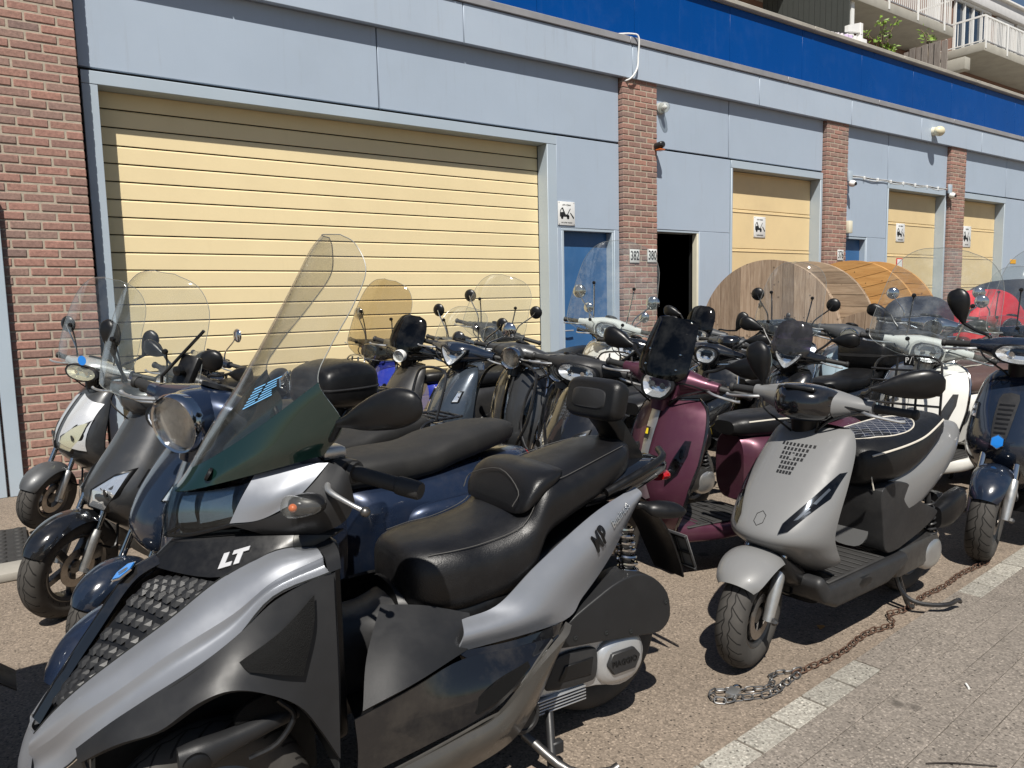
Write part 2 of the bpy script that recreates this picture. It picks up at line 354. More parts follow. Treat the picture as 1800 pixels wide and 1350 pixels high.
def wood_mat(name, cols, ax='Z', sc=1.0, perobj=.15):
    m = bpy.data.materials.new(name); m.use_nodes = True; nt = m.node_tree; N = nt.nodes; L = nt.links; b = N['Principled BSDF']
    tc = N.new('ShaderNodeTexCoord'); oi = N.new('ShaderNodeObjectInfo')
    ad = N.new('ShaderNodeVectorMath'); ad.operation = 'MULTIPLY_ADD'; L.new(oi.outputs['Random'], ad.inputs[0]); ad.inputs[1].default_value = (13, 7, 5); L.new(tc.outputs['Object'], ad.inputs[2])
    mp = N.new('ShaderNodeMapping'); mp.inputs['Scale'].default_value = {'Z': (14*sc, 14*sc, 1.2*sc), 'Y': (14*sc, 1.2*sc, 14*sc), 'X': (1.2*sc, 14*sc, 14*sc)}[ax]; L.new(ad.outputs[0], mp.inputs[0])
    n = N.new('ShaderNodeTexNoise'); n.inputs['Scale'].default_value = 3; n.inputs['Detail'].default_value = 9; n.inputs['Roughness'].default_value = .7; n.inputs['Distortion'].default_value = .6; L.new(mp.outputs[0], n.inputs['Vector'])
    r = N.new('ShaderNodeValToRGB'); e = r.color_ramp.elements; e[0].position = .25; e[0].color = (*cols[0], 1); e[1].position = .75; e[1].color = (*cols[2], 1); k = e.new(.5); k.color = (*cols[1], 1)
    L.new(n.outputs['Fac'], r.inputs[0])
    vo = N.new('ShaderNodeTexVoronoi'); vo.inputs['Scale'].default_value = 7; L.new(ad.outputs[0], vo.inputs['Vector'])
    kn = N.new('ShaderNodeMapRange'); kn.inputs[1].default_value = .06; kn.inputs[2].default_value = .11; kn.inputs[3].default_value = .7; kn.inputs[4].default_value = 0; L.new(vo.outputs['Distance'], kn.inputs[0])
    mx = N.new('ShaderNodeMix'); mx.data_type = 'RGBA'; L.new(kn.outputs[0], mx.inputs[0]); L.new(r.outputs[0], mx.inputs[6]); mx.inputs[7].default_value = (*[c*.35 for c in cols[0]], 1)
    h = N.new('ShaderNodeHueSaturation'); L.new(mx.outputs[2], h.inputs['Color'])
    mr = N.new('ShaderNodeMapRange'); mr.inputs[3].default_value = 1-perobj; mr.inputs[4].default_value = 1+perobj; L.new(oi.outputs['Random'], mr.inputs[0]); L.new(mr.outputs[0], h.inputs['Value'])
    L.new(h.outputs[0], b.inputs['Base Color']); b.inputs['Roughness'].default_value = .8
    bp = N.new('ShaderNodeBump'); bp.inputs['Strength'].default_value = .4; bp.inputs['Distance'].default_value = .004; L.new(n.outputs['Fac'], bp.inputs['Height']); L.new(bp.outputs[0], b.inputs['Normal'])
    return m
WOODA = wood_mat('weathered_planks', ((.20, .135, .09), (.36, .26, .18), (.50, .39, .29)), 'Z', perobj=.28)
WOODB = wood_mat('weathered_planks_across', ((.18, .12, .08), (.33, .24, .16), (.45, .34, .24)), 'Y', perobj=.25)
WOODC = wood_mat('fresh_planks', ((.36, .17, .05), (.52, .27, .085), (.62, .36, .13)), 'Y')
WOODF = wood_mat('fence_boards', ((.13, .11, .095), (.22, .19, .17), (.31, .28, .25)), 'Z')
# ------------------------------------------------------------------ ground
g = ob('ground', ([(-150, -150, 0), (250, -150, 0), (250, 200, 0), (-150, 200, 0)], [[0, 1, 2, 3]]), GROUND, smooth=0); g['kind'] = 'structure'
g['label'] = 'worn tan aggregate parking ground with dark and pale grains'; g['category'] = 'ground'
RA = radians(4.4); RM = Matrix.Translation((1.661, 1.41, 0)) @ Matrix.Rotation(RA, 4, 'Z')
road = ob('road', tf(([(-.6, -1.5, .004), (4.6, -1.5, .004), (4.6, .0, .004), (-.6, .0, .004)], [[0, 1, 2, 3]]), RM), mat('jointing_sand', (.10, .08, .065), .95, var=.2, vs=20, bump=.5, bs=150), smooth=0)
road['kind'] = 'structure'; road['label'] = 'street edge laid with worn concrete pavers'; road['category'] = 'road'
_pm = None
for k in range(13):
    y1 = -.1025*k
    off = -.3-(.103 if k % 2 else 0)
    for i in range(24):
        x0 = off+.206*i
        if k == 0: x0 = -.42+.196*i
        wx = RM @ V3((x0+.1, y1-.05, 0))
        d = wx.x*.571+wx.y*.82; s = (wx.x*.82-wx.y*.571)/d
        if s > .78 or s < .15 or d < 1.6: continue
        white = k == 0 and (wx.x < 2.53 or 3.57 < wx.x < 4.5)
        key = 'w' if white else 'g'
        if _pm is None: _pm = {}
        if key not in _pm:
            L_ = .184 if white else .2045
            o = ob('paver', rbox(0, L_, -.1005 if white else -.1015, 0, 0, .012, .0025, 1), PAVERW if white else PAVER, road, smooth=0); _pm[key] = o.data
        else: o = link('paver', _pm[key], road)
        o.matrix_local = RM @ Matrix.Translation((x0, y1, .0+random.uniform(-.0012, .0012))) @ Matrix.Rotation(random.uniform(-.004, .004), 4, 'Z')

# ------------------------------------------------------------------ low industrial building
YP, YF, YB, YD = 7.02, 6.92, 6.95, 7.19        # wall panels, fascia, brick piers, roller door
bld = tag(empty('industrial_building', (5, 7.1, 0)), 'low industrial building with grey-blue panels, cream doors, brick piers and blue roof band', 'building')
IB = Matrix.Translation((-5, -7.1, 0))
def B(name, m, mt, par=None, **k): return ob(name, m, mt, par or bld, M=IB if par is None else None, **k)
# solid mass behind the cladding, open at the dark doorway
for bx in ((-3, 7.2, 7.24, 9.4, 0, 4.6), (8.1, 40, 7.24, 9.4, 0, 4.6), (7.2, 8.1, 7.24, 9.4, 2.36, 4.6), (-3, 40, 7.3, 9.4, 4.6, 5.38)):
    B('wall_core', box(*bx), DARK, smooth=0)
B('roof_deck', box(-3, 40, 7.3, 12.3, 5.381, 5.43), CONC, smooth=0)
for bx in ((7.12, 7.2, 7.24, 9.2, 0, 2.36), (8.1, 8.2, 7.24, 9.2, 0, 2.36)): B('doorway_lining', box(*bx), DARK, smooth=0)
# pieces of dark sheet closing the gaps behind panels
for bx in ((-3, .72, 7.05, 7.2, 0, 4.16), (.72, 5.58, 7.06, 7.2, 3.30, 4.15), (5.585, 5.66, 7.06, 7.2, 0, 3.38), (5.5, 6.62, 7.06, 7.2, 2.33, 4.15), (6.52, 6.63, 7.06, 7.2, 0, 2.4), (7.2, 40, 7.06, 7.2, 3.30, 4.15),
           (7.2, 8.76, 7.06, 7.2, 2.36, 3.4), (8.1, 8.76, 7.06, 7.2, 0, 2.4), (11.6, 12.95, 7.06, 7.2, 2.42, 3.4), (12.36, 12.95, 7.06, 7.2, 0, 2.45), (17.6, 19.1, 7.06, 7.2, 0, 3.4), (19.7, 24, 7.06, 7.2, 0, 3.4)):
    B('sheathing', box(*bx), DARK, smooth=0)
# grey-blue panels
PAN = [(.725, 3.34, 3.375, 4.15), (3.352, 6.6, 3.375, 4.15), (7.22, 8.70, 3.375, 4.15), (8.714, 10.99, 3.375, 4.15), (11.61, 12.94, 3.375, 4.15), (12.956, 15.05, 3.375, 4.15),
       (15.66, 17.6, 3.375, 4.15), (17.614, 19.1, 3.375, 4.15), (19.72, 24, 3.375, 4.15),
       (5.60, 6.6, 2.29, 3.35), (5.60, 5.665, 0, 2.287), (6.515, 6.6, 0, 2.287), (7.22, 8.745, 2.33, 3.35), (8.10, 8.745, 0, 2.327), (11.61, 12.94, 2.38, 3.35), (12.34, 12.94, 0, 2.377), (17.62, 19.1, 0, 3.35), (19.72, 24, 0, 3.35)]
for x0, x1, z0, z1 in PAN: B('wall_panel', rbox(x0, x1, YP, YP+.035, z0, z1, .004, 1), PANEL)
# brick piers
_bk = {}
def bricks(par, x0, x1, yf, z1, depth):
    n = 0; z = .004; row = 0; H, W, J = .0572, .198, .0135
    while z < z1-.02:
        cuts = []; x = x0
        first = (W+J)*(.5 if row % 2 else 1)-J
        lens = []
        while x < x1-.02:
            L_ = first if not lens else W
            if row % 3 == 2 and not lens: L_ = first*.98
            e = min(x+L_, x1)
            if x1-e < .05: e = x1
            cuts.append((x, e)); lens.append(1); x = e+J
        for a, b in cuts:
            w = round(b-a, 3); key = (w, depth)
            if key not in _bk:
                _bk[key] = ob('brick', rbox(0, w, 0, depth, 0, H, .005, 1), BRICK, par, smooth=0).data; o = COL.objects[-1]
            else: o = link('brick', _bk[key], par)
            o.matrix_local = Matrix.Translation((a-5, yf-7.1+random.uniform(-.0025, .0025), z+random.uniform(-.001, .001))) @ Matrix.Rotation(random.uniform(-.006, .006), 4, 'Y')
            n += 1
        z += H+J; row += 1
def pier(x0, x1):
    m = [V3(v)-V3((5, 7.1, 0)) for v in box(x0+.006, x1-.006, YB+.005, 7.23, 0, 4.14)[0]]
    p = ob('brick_pier', (m, box(0, 1, 0, 1, 0, 1)[1]), MORTAR, bld, smooth=0)
    bricks(p, x0, x1, YB, 4.13, .1)
YB = 6.87; pier(-.36, .706); YB = 6.95
for a in (6.61, 11.0, 15.06, 19.1): pier(a, a+.6)
# fascia, flashing, blue band, coping
xs = [-2, -.4, 1.9, 4.305, 6.75, 9.25, 11.62, 13.85, 16.2, 18.6, 21, 24, 30]
for a, b in zip(xs, xs[1:]): B('fascia_panel', rbox(a+.004, b-.004, YF, YF+.05, 4.14, 4.545, .005, 1), FASCIA)
B('fascia_soffit', box(-2, 30, YF+.052, 7.24, 4.152, 4.54), FASCIA, smooth=0)
xs = [-2, 1.5, 4.2, 6.7, 9.9, 12.4, 15, 18, 22, 30]
for a, b in zip(xs, xs[1:]): B('flashing', rbox(a+.002, b-.002, YF-.02, 7.28, 4.55, 4.63, .006, 1), TRIM)
xs = [-2, 1.9, 3.7, 5.49, 7.06, 8.94, 10.67, 12.35, 14.05, 15.5, 16.93, 18.33, 20, 22, 26, 30]
for a, b in zip(xs, xs[1:]): B('blue_panel', rbox(a+.003, b-.003, 7.2, 7.26, 4.64, 5.52, .0015, 1), GLOSSBLUE)
xs = [-2, 4, 7.5, 10.9, 13.6, 16.4, 19, 24, 30]
for a, b in zip(xs, xs[1:]): B('coping', rbox(a+.002, b-.002, 7.13, 7.55, 5.53, 5.60, .012, 1), CONC)
# door frames
def doorframe(x0, x1, jl, jr, h, dep=.17):
    B('door_jamb', rbox(x0-jl, x0, YP-.018, YP+dep, 0, h, .004, 1), FRAME)
    B('door_jamb', rbox(x1, x1+jr, YP-.018, YP+dep, 0, h, .004, 1), FRAME)
    B('door_lintel', rbox(x0-jl, x1+jr, YP-.020, YP+dep, h+.001, h+.105, .004, 1), FRAME)
doorframe(.85, 5.45, .115, .14, 3.24)
doorframe(8.79, 10.93, .035, .058, 3.24, .2)
doorframe(12.98, 15.0, .03, .05, 3.24, .2)
doorframe(15.70, 17.55, .035, .05, 3.24, .2)
# large roller door: slats
gd = B('roller_door', box(.855, 5.445, YD+.02, YD+.035, 0, 3.24), DARK, smooth=0)
sh = .1490; prof = [(0, 0), (-.004, 0), (-.012, .0), (-.0125, .002), (-.0125, .124), (-.0115, .130), (-.002, .1395), (0, .140)]
for i in range(22):
    z = -.02+i*sh; deep = .004 if i % 5 == 2 else 0
    m = ([V3((x, YD+a+.012, z+b)) for x in (.858, 5.442) for a, b in prof], [[j, j+1, j+9, j+8] for j in range(7)]+[[0, 1, 2, 3, 4, 5, 6, 7][::-1], [8, 9, 10, 11, 12, 13, 14, 15], [7, 0, 8, 15]])
    ob('slat', m, DOORY, gd, smooth=0)
def secdoor(x0, x1, depth, zs, ribs):
    d = B('sectional_door', box(x0+.004, x1-.004, depth+.02, depth+.04, 0, 3.24), DARK, smooth=0)
    for a, b in zip(zs, zs[1:]):
        ob('door_section', rbox(x0+.006, x1-.006, depth-.012, depth+.018, a+.003, b-.003, .006, 1), DOORY2, d)
        ob('section_bead', rbox(x0+.008, x1-.008, depth-.02, depth-.0125, b-.045, b-.03, .003, 1), DOORY2, d)
secdoor(8.79, 10.93, 7.19, [0, .42, .99, 1.56, 2.13, 2.70, 3.24], 0)
secdoor(12.98, 15.0, 7.19, [0, .42, .99, 1.56, 2.13, 2.70, 3.24], 0)
secdoor(15.70, 17.55, 7.19, [0, .42, .99, 1.56, 2.13, 2.70, 3.24], 0)
# blue pedestrian doors
for x0, x1, h in ((5.665, 6.515, 2.285), (11.6, 12.34, 2.37)):
    B('door_lining', rbox(x1-.035, x1, YP+.002, 7.2, 0, h-.03, .003, 1), FRAME); B('door_lining', rbox(x0, x0+.035, YP+.002, 7.2, 0, h-.03, .003, 1), FRAME)
    B('door_head', rbox(x0, x1, YP+.002, 7.2, h-.029, h, .003, 1), FRAME)
    d = B('blue_door', rbox(x0+.036, x1-.036, 7.125, 7.17, .02, h-.03, .003, 1), DOORBLUE)
    ob('latch_plate', rbox(x0+.045, x0+.10, 7.118, 7.1245, 1.66, 1.78, .003, 1), ORANGEP, d)
    ob('lever_handle', tube([(x0+.08, 7.12, 1.05), (x0+.08, 7.07, 1.05), (x0+.2, 7.07, 1.05)], .009), TRIM, d)
B('door_lining', rbox(8.065, 8.098, YP+.004, 7.11, 0, 2.30, .003, 1), CREAMW); B('door_head', rbox(7.215, 8.1, YP+.006, 7.235, 2.30, 2.328, .003, 1), FRAME)

# ------------------------------------------------------------------ fittings on the facade
def wall(name, label, cat, m, mt, group=None, **k): return tag(ob(name, m, mt, **k), label, cat, group)
def facing(x, y, z): return frame_at((x, y, z), (1, 0, 0), (0, 0, 1))     # lettering facing the street (-Y)
for s, x, z, lab in (('382', 6.79, 1.965, 'white enamel house number 382 on brick pier'), ('380', 7.105, 1.975, 'white enamel house number 380 at the edge of brick pier'), ('376', 11.43, 2.06, 'white enamel house number low on the second free-standing brick pier')):
    o = wall('number_plate', lab, 'number plate', rbox(x-.085, x+.085, YB-.014, YB-.004, z-.085, z+.085, .006, 2), ENAMEL, 'house numbers')
    ob('lettering', text(s, .165, facing(x, YB-.0155, z), .0006, sx=.62, bold=.002), BLACKPRINT, o, smooth=0)
def towsign(x, z, w, h, y, lab, top, bot, framed=True):
    o = wall('parking_sign', lab, 'sign', rbox(x-w/2, x+w/2, y-.012, y-.001, z-h/2, z+h/2, .006, 2), ENAMEL, 'tow-away signs')
    Y = y-.0135
    def pr(pts): ob('pictogram', prism([(x+a*w, z+b*h) for a, b in pts], Y, Y+.001), BLACKPRINT, o, smooth=0)
    pr([(-.40, -.02), (-.38, .12), (-.30, .22), (-.22, .25), (-.20, .21), (-.14, .10), (-.06, -.04), (.1, -.04), (.16, -.10), (.16, -.14), (-.40, -.14)])
    pr([(.02, -.05), (.06, -.05), (.24, .2), (.21, .22)]); pr([(.2, .02), (.24, .04), (.44, -.16), (.42, -.22), (.38, -.2)])
    for cx in (-.27, .08):
        ring = [(cx+.075*cos(a), -.17+.075*w/h*sin(a)) for a in [2*pi*i/14 for i in range(14)]]; pr(ring)
    ob('sign_window', prism([(x+a*w, z+b*h) for a, b in [(-.36, .04), (-.34, .12), (-.28, .18), (-.25, .16), (-.2, .06)]], Y-.0006, Y), ENAMEL, o, smooth=0)
    for t, zz, sz in ((top, .36, .085), (bot, -.38, .075)):
        ob('lettering', text(t, sz*h*1.3, facing(x, Y, z+zz*h), .0004, sx=.78), BLACKPRINT, o, smooth=0)
    for a in (-1, 1):
        for b in (-1, 1): ob('screw', lathe([(.006, 0), (.006, .002)], 8, 'y', (x+a*w*.44, Y-.001, z+b*h*.45)), TRIM, o)
towsign(5.735, 2.455, .26, .28, YP, 'white tow-away sign beside the large cream roller door', 'uitrit vrijlaten', 'ook achter wenden')
towsign(9.63, 2.46, .28, .31, 7.178, 'white tow-away sign on the cream sectional door behind the wooden reel', 'uitrit vrijlaten', 'wegsleepregeling')
towsign(13.72, 2.52, .30, .33, 7.178, 'small white tow-away sign above the red and white notice', 'uitrit vrijlaten', 'wegsleepregeling')
towsign(16.3, 2.53, .36, .42, 7.178, 'thick white tow-away sign on the farthest cream door', 'wegsleep', 'van kracht')
o = wall('paper_notice', 'torn red and white paper notice on the second sectional door', 'notice', rbox(13.62, 13.84, 7.172, 7.177, 1.80, 2.06, .002, 1), REDP)
ob('paper', rbox(13.65, 13.82, 7.168, 7.1715, 1.79, 2.04, .002, 1), WHITE, o)
wall('hazard_plate', 'small orange plate on the far grey panel', 'plate', rbox(17.98, 18.26, YP-.008, YP-.001, 2.0, 2.09, .004, 1), ORANGEP)
GLASSL = acrylic('lamp_glass', (.9, .92, .9), .25, 1, .1)
o = tag(empty('wall_lamp', (7.33, YP, 3.87)), 'round ribbed glass bulkhead lamp beside the brick pier', 'lamp')
ob('lamp_base', lathe([(.075, 0), (.075, -.03), (.06, -.04)], 20, 'y'), mat('grey_plastic', (.4, .4, .38), .5), o)
ob('glass_dome', lathe([(.066, -.041), (.07, -.06), (.068, -.10), (.05, -.135), (.02, -.15), (0, -.152)], 20, 'y'), GLASSL, o); ob('bulb', ellipsoid((0, -.085, 0), (.03, .045, .03)), WHITE, o)
o = tag(empty('globe_lamp', (14.26, YF, 4.32)), 'yellowed opal globe lamp on the fascia', 'lamp')
ob('lamp_base', lathe([(.075, 0), (.075, -.04), (.07, -.05)], 18, 'y'), CREAMW, o); ob('opal_globe', ellipsoid((.01, -.11, -.01), (.115, .085, .09)), mat('opal', (.72, .66, .46), .3), o)
o = tag(empty('alarm_siren', (7.2, YB, 3.37)), 'small black and orange alarm beacon on the brick pier edge', 'alarm')
ob('beacon_body', loft([(0, 0, 0, .05, .045), (-.05, 0, 0, .055, .045), (-.1, 0, .01, .05, .04), (-.12, 0, .01, .03, .025)], 'y'), mat('black_plastic_w', (.02, .02, .02), .4), o)
ob('beacon_lens', rbox(-.045, .045, -.11, -.02, -.065, -.044, .008), mat('amber_w', (.5, .12, .02), .2), o)
wall('drain_hose', 'white plastic hose bent over the fascia edge', 'hose', tube([(6.55, 6.98, 4.65), (6.72, 6.9, 4.66), (6.80, 6.86, 4.62), (6.80, 6.87, 4.4), (6.78, 6.87, 4.25), (6.70, 6.90, 4.13), (6.63, 6.98, 4.10)], .011, 8), WHITE)
wall('junction_box', 'yellowed plastic box above the small blue door', 'box', rbox(11.615, 11.72, YB-.04, YP, 2.42, 2.62, .01), CREAMW)
def camera_ball(x, z, lab):
    o = tag(empty('security_camera', (x, YB, z)), lab, 'camera'); ob('bracket', rbox(-.06, .06, -.03, 0, .03, .2, .006), FRAME, o)
    ob('camera_ball', ellipsoid((0, -.06, -.01), (.06, .06, .055)), WHITE, o); ob('camera_lens', lathe([(.03, 0), (.025, -.012), (0, -.014)], 14, 'y', (0, -.115, -.02)), BLACKPRINT, o)
camera_ball(11.64, 3.22, 'white ball camera high on the brick pier above the small blue door'); camera_ball(15.02, 3.24, 'white ball camera at the right end of the cable run')
c = tag(empty('cable_run', (11.7, YP, 3.35)), 'sagging white cable tied along the lintel between two brick piers', 'cable')
ob('cable', tube([(i*.37, -.02, -.01+.03*((i % 2)-.5)*(1 if i < 9 else 2)) for i in range(10)], .006, 6), WHITE, c); ob('cable', tube([(i*.37, -.026, .022-.012*((i+1) % 2)) for i in range(10)], .0045, 6), WHITE, c)
for i in range(8): ob('cable_clip', rbox(i*.42+.05, i*.42+.065, -.035, 0, -.025, .035, .003, 1), WHITE, c)

# grey steel gate leaf standing in front of the brick on the left
gt = tag(empty('steel_gate', (-.4, 6.845, 0)), 'grey painted steel gate post and leaf in front of the brick wall', 'gate')
ob('gate_post', rbox(.40, .50, -.03, .02, .0, 2.28, .004, 1), FRAME, gt); ob('gate_post', rbox(.30, .385, -.025, .02, .0, 2.26, .004, 1), FRAME, gt)
ob('gate_sheet', rbox(-.8, .29, -.005, .018, .12, 2.24, .004, 1), FRAME, gt)
for z in (.3, 1.2, 2.1): ob('gate_rail', rbox(-.8, .298, -.025, -.006, z, z+.06, .004, 1), FRAME, gt)
RUB = mat('rubber', (.028, .027, .026), .75, var=.2, vs=10, bump=.3, bs=120)
mt_ = tag(empty('rubber_mat', (-.35, 5.28, 0)), 'black studded rubber mat on the ground by the gate', 'mat')
ob('mat_sheet', rbox(-.5, .42, -.42, .40, .004, .03, .008), RUB, mt_)
_st = None
for i in range(10):
    for j in range(9):
        if _st is None: _st = ob('mat_stud', lathe([(.028, 0), (.022, .009), (0, .010)], 8, 'z'), RUB, mt_); o = _st
        else: o = link('mat_stud', _st.data, mt_)
        o.matrix_local = Matrix.Translation((-.42+.088*i, -.36+.088*j, .0298))
tag(ob('kerb_stone', rbox(-1.2, .14, 4.62, 4.84, .002, .05, .01), CONC), 'pale grey concrete strip on the ground beside the rubber mat', 'kerb stone')
# ------------------------------------------------------------------ apartment block behind the roof terrace
apt = tag(empty('apartment_block', (24, 12.4, 4)), 'brick apartment block with concrete balconies behind the blue band', 'building')
IA = Matrix.Translation((-24, -12.4, -4))
def A(name, m, mt, par=None, **k): return ob(name, m, mt, par or apt, M=IA if par is None else None, **k)
def shrink(m): return [V3(v)-V3((24, 12.4, 4)) for v in m[0]], m[1]
APBRICK = mat('far_brick', (.20, .115, .085), .9, var=.25, vs=40)
GREYW = mat('pale_render', (.60, .60, .60), .6)
GLASSD = mat('dark_window', (.02, .035, .06), .06, rvar=.02, spec=.8)
CURT = mat('curtain', (.45, .48, .5), .8)
BALC = mat('balcony_concrete', (.36, .345, .30), .85, var=.1, vs=3, dirt=.4, dcol=(.2, .19, .17), ds=2)
A('terrace_wall', box(6, 25.2, 12.4, 12.7, 5.4, 8.9), APBRICK, smooth=0); A('terrace_wall', box(25.2, 60, 12.4, 12.7, 5.4, 8.9), APBRICK, smooth=0)
A('upper_wall', box(6, 60, 12.4, 12.7, 8.9, 11.05), APBRICK, smooth=0)
A('roof_band', rbox(6, 60, 12.2, 12.8, 11.0, 11.45, .02), GREYW); A('roof_edge', rbox(6, 60, 12.1, 12.85, 11.452, 11.52, .01), WHITE)
def win(x0, x1, z0, z1, n, glass=GLASSD, y=12.4):
    f = A('window', box(x0, x1, y-.02, y-.004, z0, z1), glass, smooth=0)
    k = .07
    for a in [x0+(x1-x0)*i/n for i in range(n+1)]: ob('window_frame', shrink(box(a-k/2, a+k/2, y-.09, y-.021, z0, z1)), WHITE, f, smooth=0).matrix_local = Matrix.Translation((24, 12.4, 4))
    for z in (z0, z1): ob('window_frame', shrink(box(x0-.03, x1+.03, y-.093, y-.022, z-k/2, z+k/2)), WHITE, f, smooth=0).matrix_local = Matrix.Translation((24, 12.4, 4))
    return f
# terrace storey in shade
for x0, n in ((13.2, 2), (15.8, 2), (18.6, 3), (21.6, 3), (24.6, 2), (27.0, 3), (30.5, 3)): win(x0, x0+.8*n, 6.2, 8.3, n)
for x0, n in ((26.6, 4), (31.2, 4), (36, 4), (41, 4)): win(x0, x0+.62*n, 9.15, 10.95, n)
for x0 in (29.6, 34.4, 39.2): win(x0, x0+1.3, 9.9, 10.9, 2)
# balconies: slab, upstand, railing
def balcony(x0, x1, yf, zb):
    s = A('balcony_slab', rbox(x0, x1, yf, 12.39, zb, zb+.26, .015), BALC)
    def S(n, m, mt, **k): ob(n, shrink(m), mt, s, **k).matrix_local = Matrix.Translation((24, 12.4, 4))
    S('railing', box(x0+.03, x1-.03, yf+.02, yf+.06, zb+1.02, zb+1.07), WHITE, smooth=0); S('railing', box(x0+.03, x1-.03, yf+.02, yf+.05, zb+.30, zb+.33), TRIM, smooth=0)
    for xx in (x0+.04, x1-.04):
        S('railing', box(xx-.02, xx+.02, yf+.06, 12.3, zb+1.02, zb+1.07), WHITE, smooth=0); S('railing', box(xx-.02, xx+.02, yf+.06, 12.3, zb+.3, zb+.33), WHITE, smooth=0)
    bal = []; x = x0+.06
    while x < x1-.05: bal.append(box(x-.011, x+.011, yf+.025, yf+.047, zb+.33, zb+1.02)); x += .105
    y = yf+.1
    while y < 12.3:
        for xx in (x0+.04, x1-.04): bal.append(box(xx-.011, xx+.011, y-.011, y+.011, zb+.33, zb+1.02))
        y += .35
    o = ob('balusters', shrink(join(*bal)), WHITE, s, smooth=0); o.matrix_local = Matrix.Translation((24, 12.4, 4)); o['kind'] = 'stuff'
    for k in range(int((x1-x0)/1.5)+1):
        xx = x0+.1+1.5*k; S('railing_post', box(xx-.035, xx+.035, yf-.012, yf+.018, zb+.08, zb+1.05), WHITE, smooth=0)
balcony(9.5, 23.66, 11.0, 8.83); balcony(25.62, 40, 11.0, 8.80)
A('upper_pier', box(23.7, 24.3, 12.1, 12.39, 5.4, 11.0), APBRICK, smooth=0); A('bay_post', box(24.6, 24.9, 12.0, 12.3, 8.8, 11.0), WHITE, smooth=0)
A('support_beam', rbox(25.1, 25.45, 11.3, 12.39, 8.25, 8.62, .02), BALC); A('support_beam', rbox(17.9, 18.2, 11.2, 12.39, 8.25, 8.82, .02), BALC)
A('support_post', box(18.5, 18.64, 11.1, 11.24, 6.2, 8.83), WHITE, smooth=0)
# board screens on the terrace
def screen(x, y0, y1, h0, lab):
    s = tag(empty('board_screen', (x, (y0+y1)/2, 5.43)), lab, 'fence')
    n = int((y1-y0)/.15); data = None
    for i in range(n):
        hh = h0-(0 if i < n*.55 else .06*(i-n*.55))+random.uniform(-.015, .015)
        ob('board', rbox(-.012-(.026 if i % 2 else 0), .012-(.026 if i % 2 else 0), (y0-y1)/2+i*.15, (y0-y1)/2+i*.15+.138, .02, hh, .003, 1), WOODF, s)
    for z in (.5, 1.5): ob('screen_rail', rbox(.0125, .05, (y0-y1)/2, (y1-y0)/2, z, z+.07, .004, 1), WOODF, s)
screen(19.2, 9.05, 10.7, 2.0, 'weathered grey board screen on the roof terrace below the plant')
screen(23.9, 9.6, 11.0, 1.35, 'short grey board screen at the far end of the roof terrace')
tag(ob('dark_partition', join(*[box(15.9, 15.95, 9.6+.14*i, 9.73+.14*i, 5.44, 8.6) for i in range(16)]), mat('dark_boards', (.05, .055, .05), .8), smooth=0), 'dark tall partition of boards on the terrace beside the laundry', 'partition')
tag(ob('white_storage_box', rbox(15.05, 15.8, 9.1, 9.5, 5.44, 6.83, .02), WHITE), 'white plastic storage box on the terrace beside the laundry', 'box')
lb = tag(empty('bracket_post', (15.75, 9.25, 5.44)), 'white bracket post holding the laundry line', 'post')
ob('post', rbox(-.05, .05, -.05, .05, 0, 1.75, .005, 1), WHITE, lb); ob('arm', prism([(-.05, 1.75), (-.5, 1.62), (-.5, 1.5), (-.05, 1.55)], -.04, .04), WHITE, lb)
ln = tag(empty('laundry_line', (14.2, 9.0, 6.7)), 'laundry line hung with pale clothes behind the blue band', 'laundry')
ob('line', tube([(-1.2, 0, .02), (0, 0, 0), (1.4, .1, .2)], .006, 5), BLACKPRINT, ln)
for x, w, h, c in ((-.45, .3, .5, (.7, .66, .6)), (-.12, .36, .6, (.78, .76, .76)), (.28, .3, .55, (.75, .7, .74)), (.62, .3, .62, (.62, .5, .72)), (.95, .25, .4, (.72, .72, .7))):
    G = [[(x+w*j/6, .02*sin(j*2.1+i*.6)+.03, .0+.08*(x+w*j/6)-h*i/5) for j in range(7)] for i in range(6)]
    ob('garment', sheet(G, .004), mat('cloth', c, .9), ln)
# plants by the screen
LEAF = mat('young_leaf', (.16, .26, .03), .5, var=.3, vs=9); STEM = mat('stem', (.16, .12, .07), .8)
def plant(loc, n, r, lab, leafs):
    p = tag(empty('terrace_plant', loc), lab, 'plant'); V, F = [], []; st = []
    for i in range(n):
        a = random.uniform(0, 2*pi); e = (random.uniform(-r, r), random.uniform(-r*.6, r*.6), random.uniform(.25, 1)*r*1.9)
        st.append(tube([(0, 0, -.6), (e[0]*.4, e[1]*.4, e[2]*.5), e], .012, 5, 3))
        for k in range(leafs):
            t = random.uniform(.5, 1.05); c = V3((e[0]*t+random.uniform(-.09, .09), e[1]*t+random.uniform(-.09, .09), e[2]*t+random.uniform(-.07, .1)))
            d = V3((random.uniform(-1, 1), random.uniform(-1, 1), random.uniform(-.5, .7))).normalized(); s = d.orthogonal().normalized(); L_ = random.uniform(.09, .17); w = L_*.28
            o = len(V); nn = d.cross(s)*.02; V += [c, c+d*L_*.5+s*w+nn, c+d*L_, c+d*L_*.5-s*w+nn]; F += [[o, o+1, o+2, o+3]]
    ob('stem', join(*st), STEM, p); ob('foliage', (V, F), LEAF, p, smooth=0, fix=False)
plant((19.0, 10.55, 7.35), 9, .5, 'bright green leafy plant above the weathered board screen', 14); plant((19.5, 9.6, 7.4), 6, .4, 'thin plant with few leaves above the board screen', 5); plant((19.4, 9.0, 5.9), 4, .22, 'small green sprig at the foot of the board screen', 10)
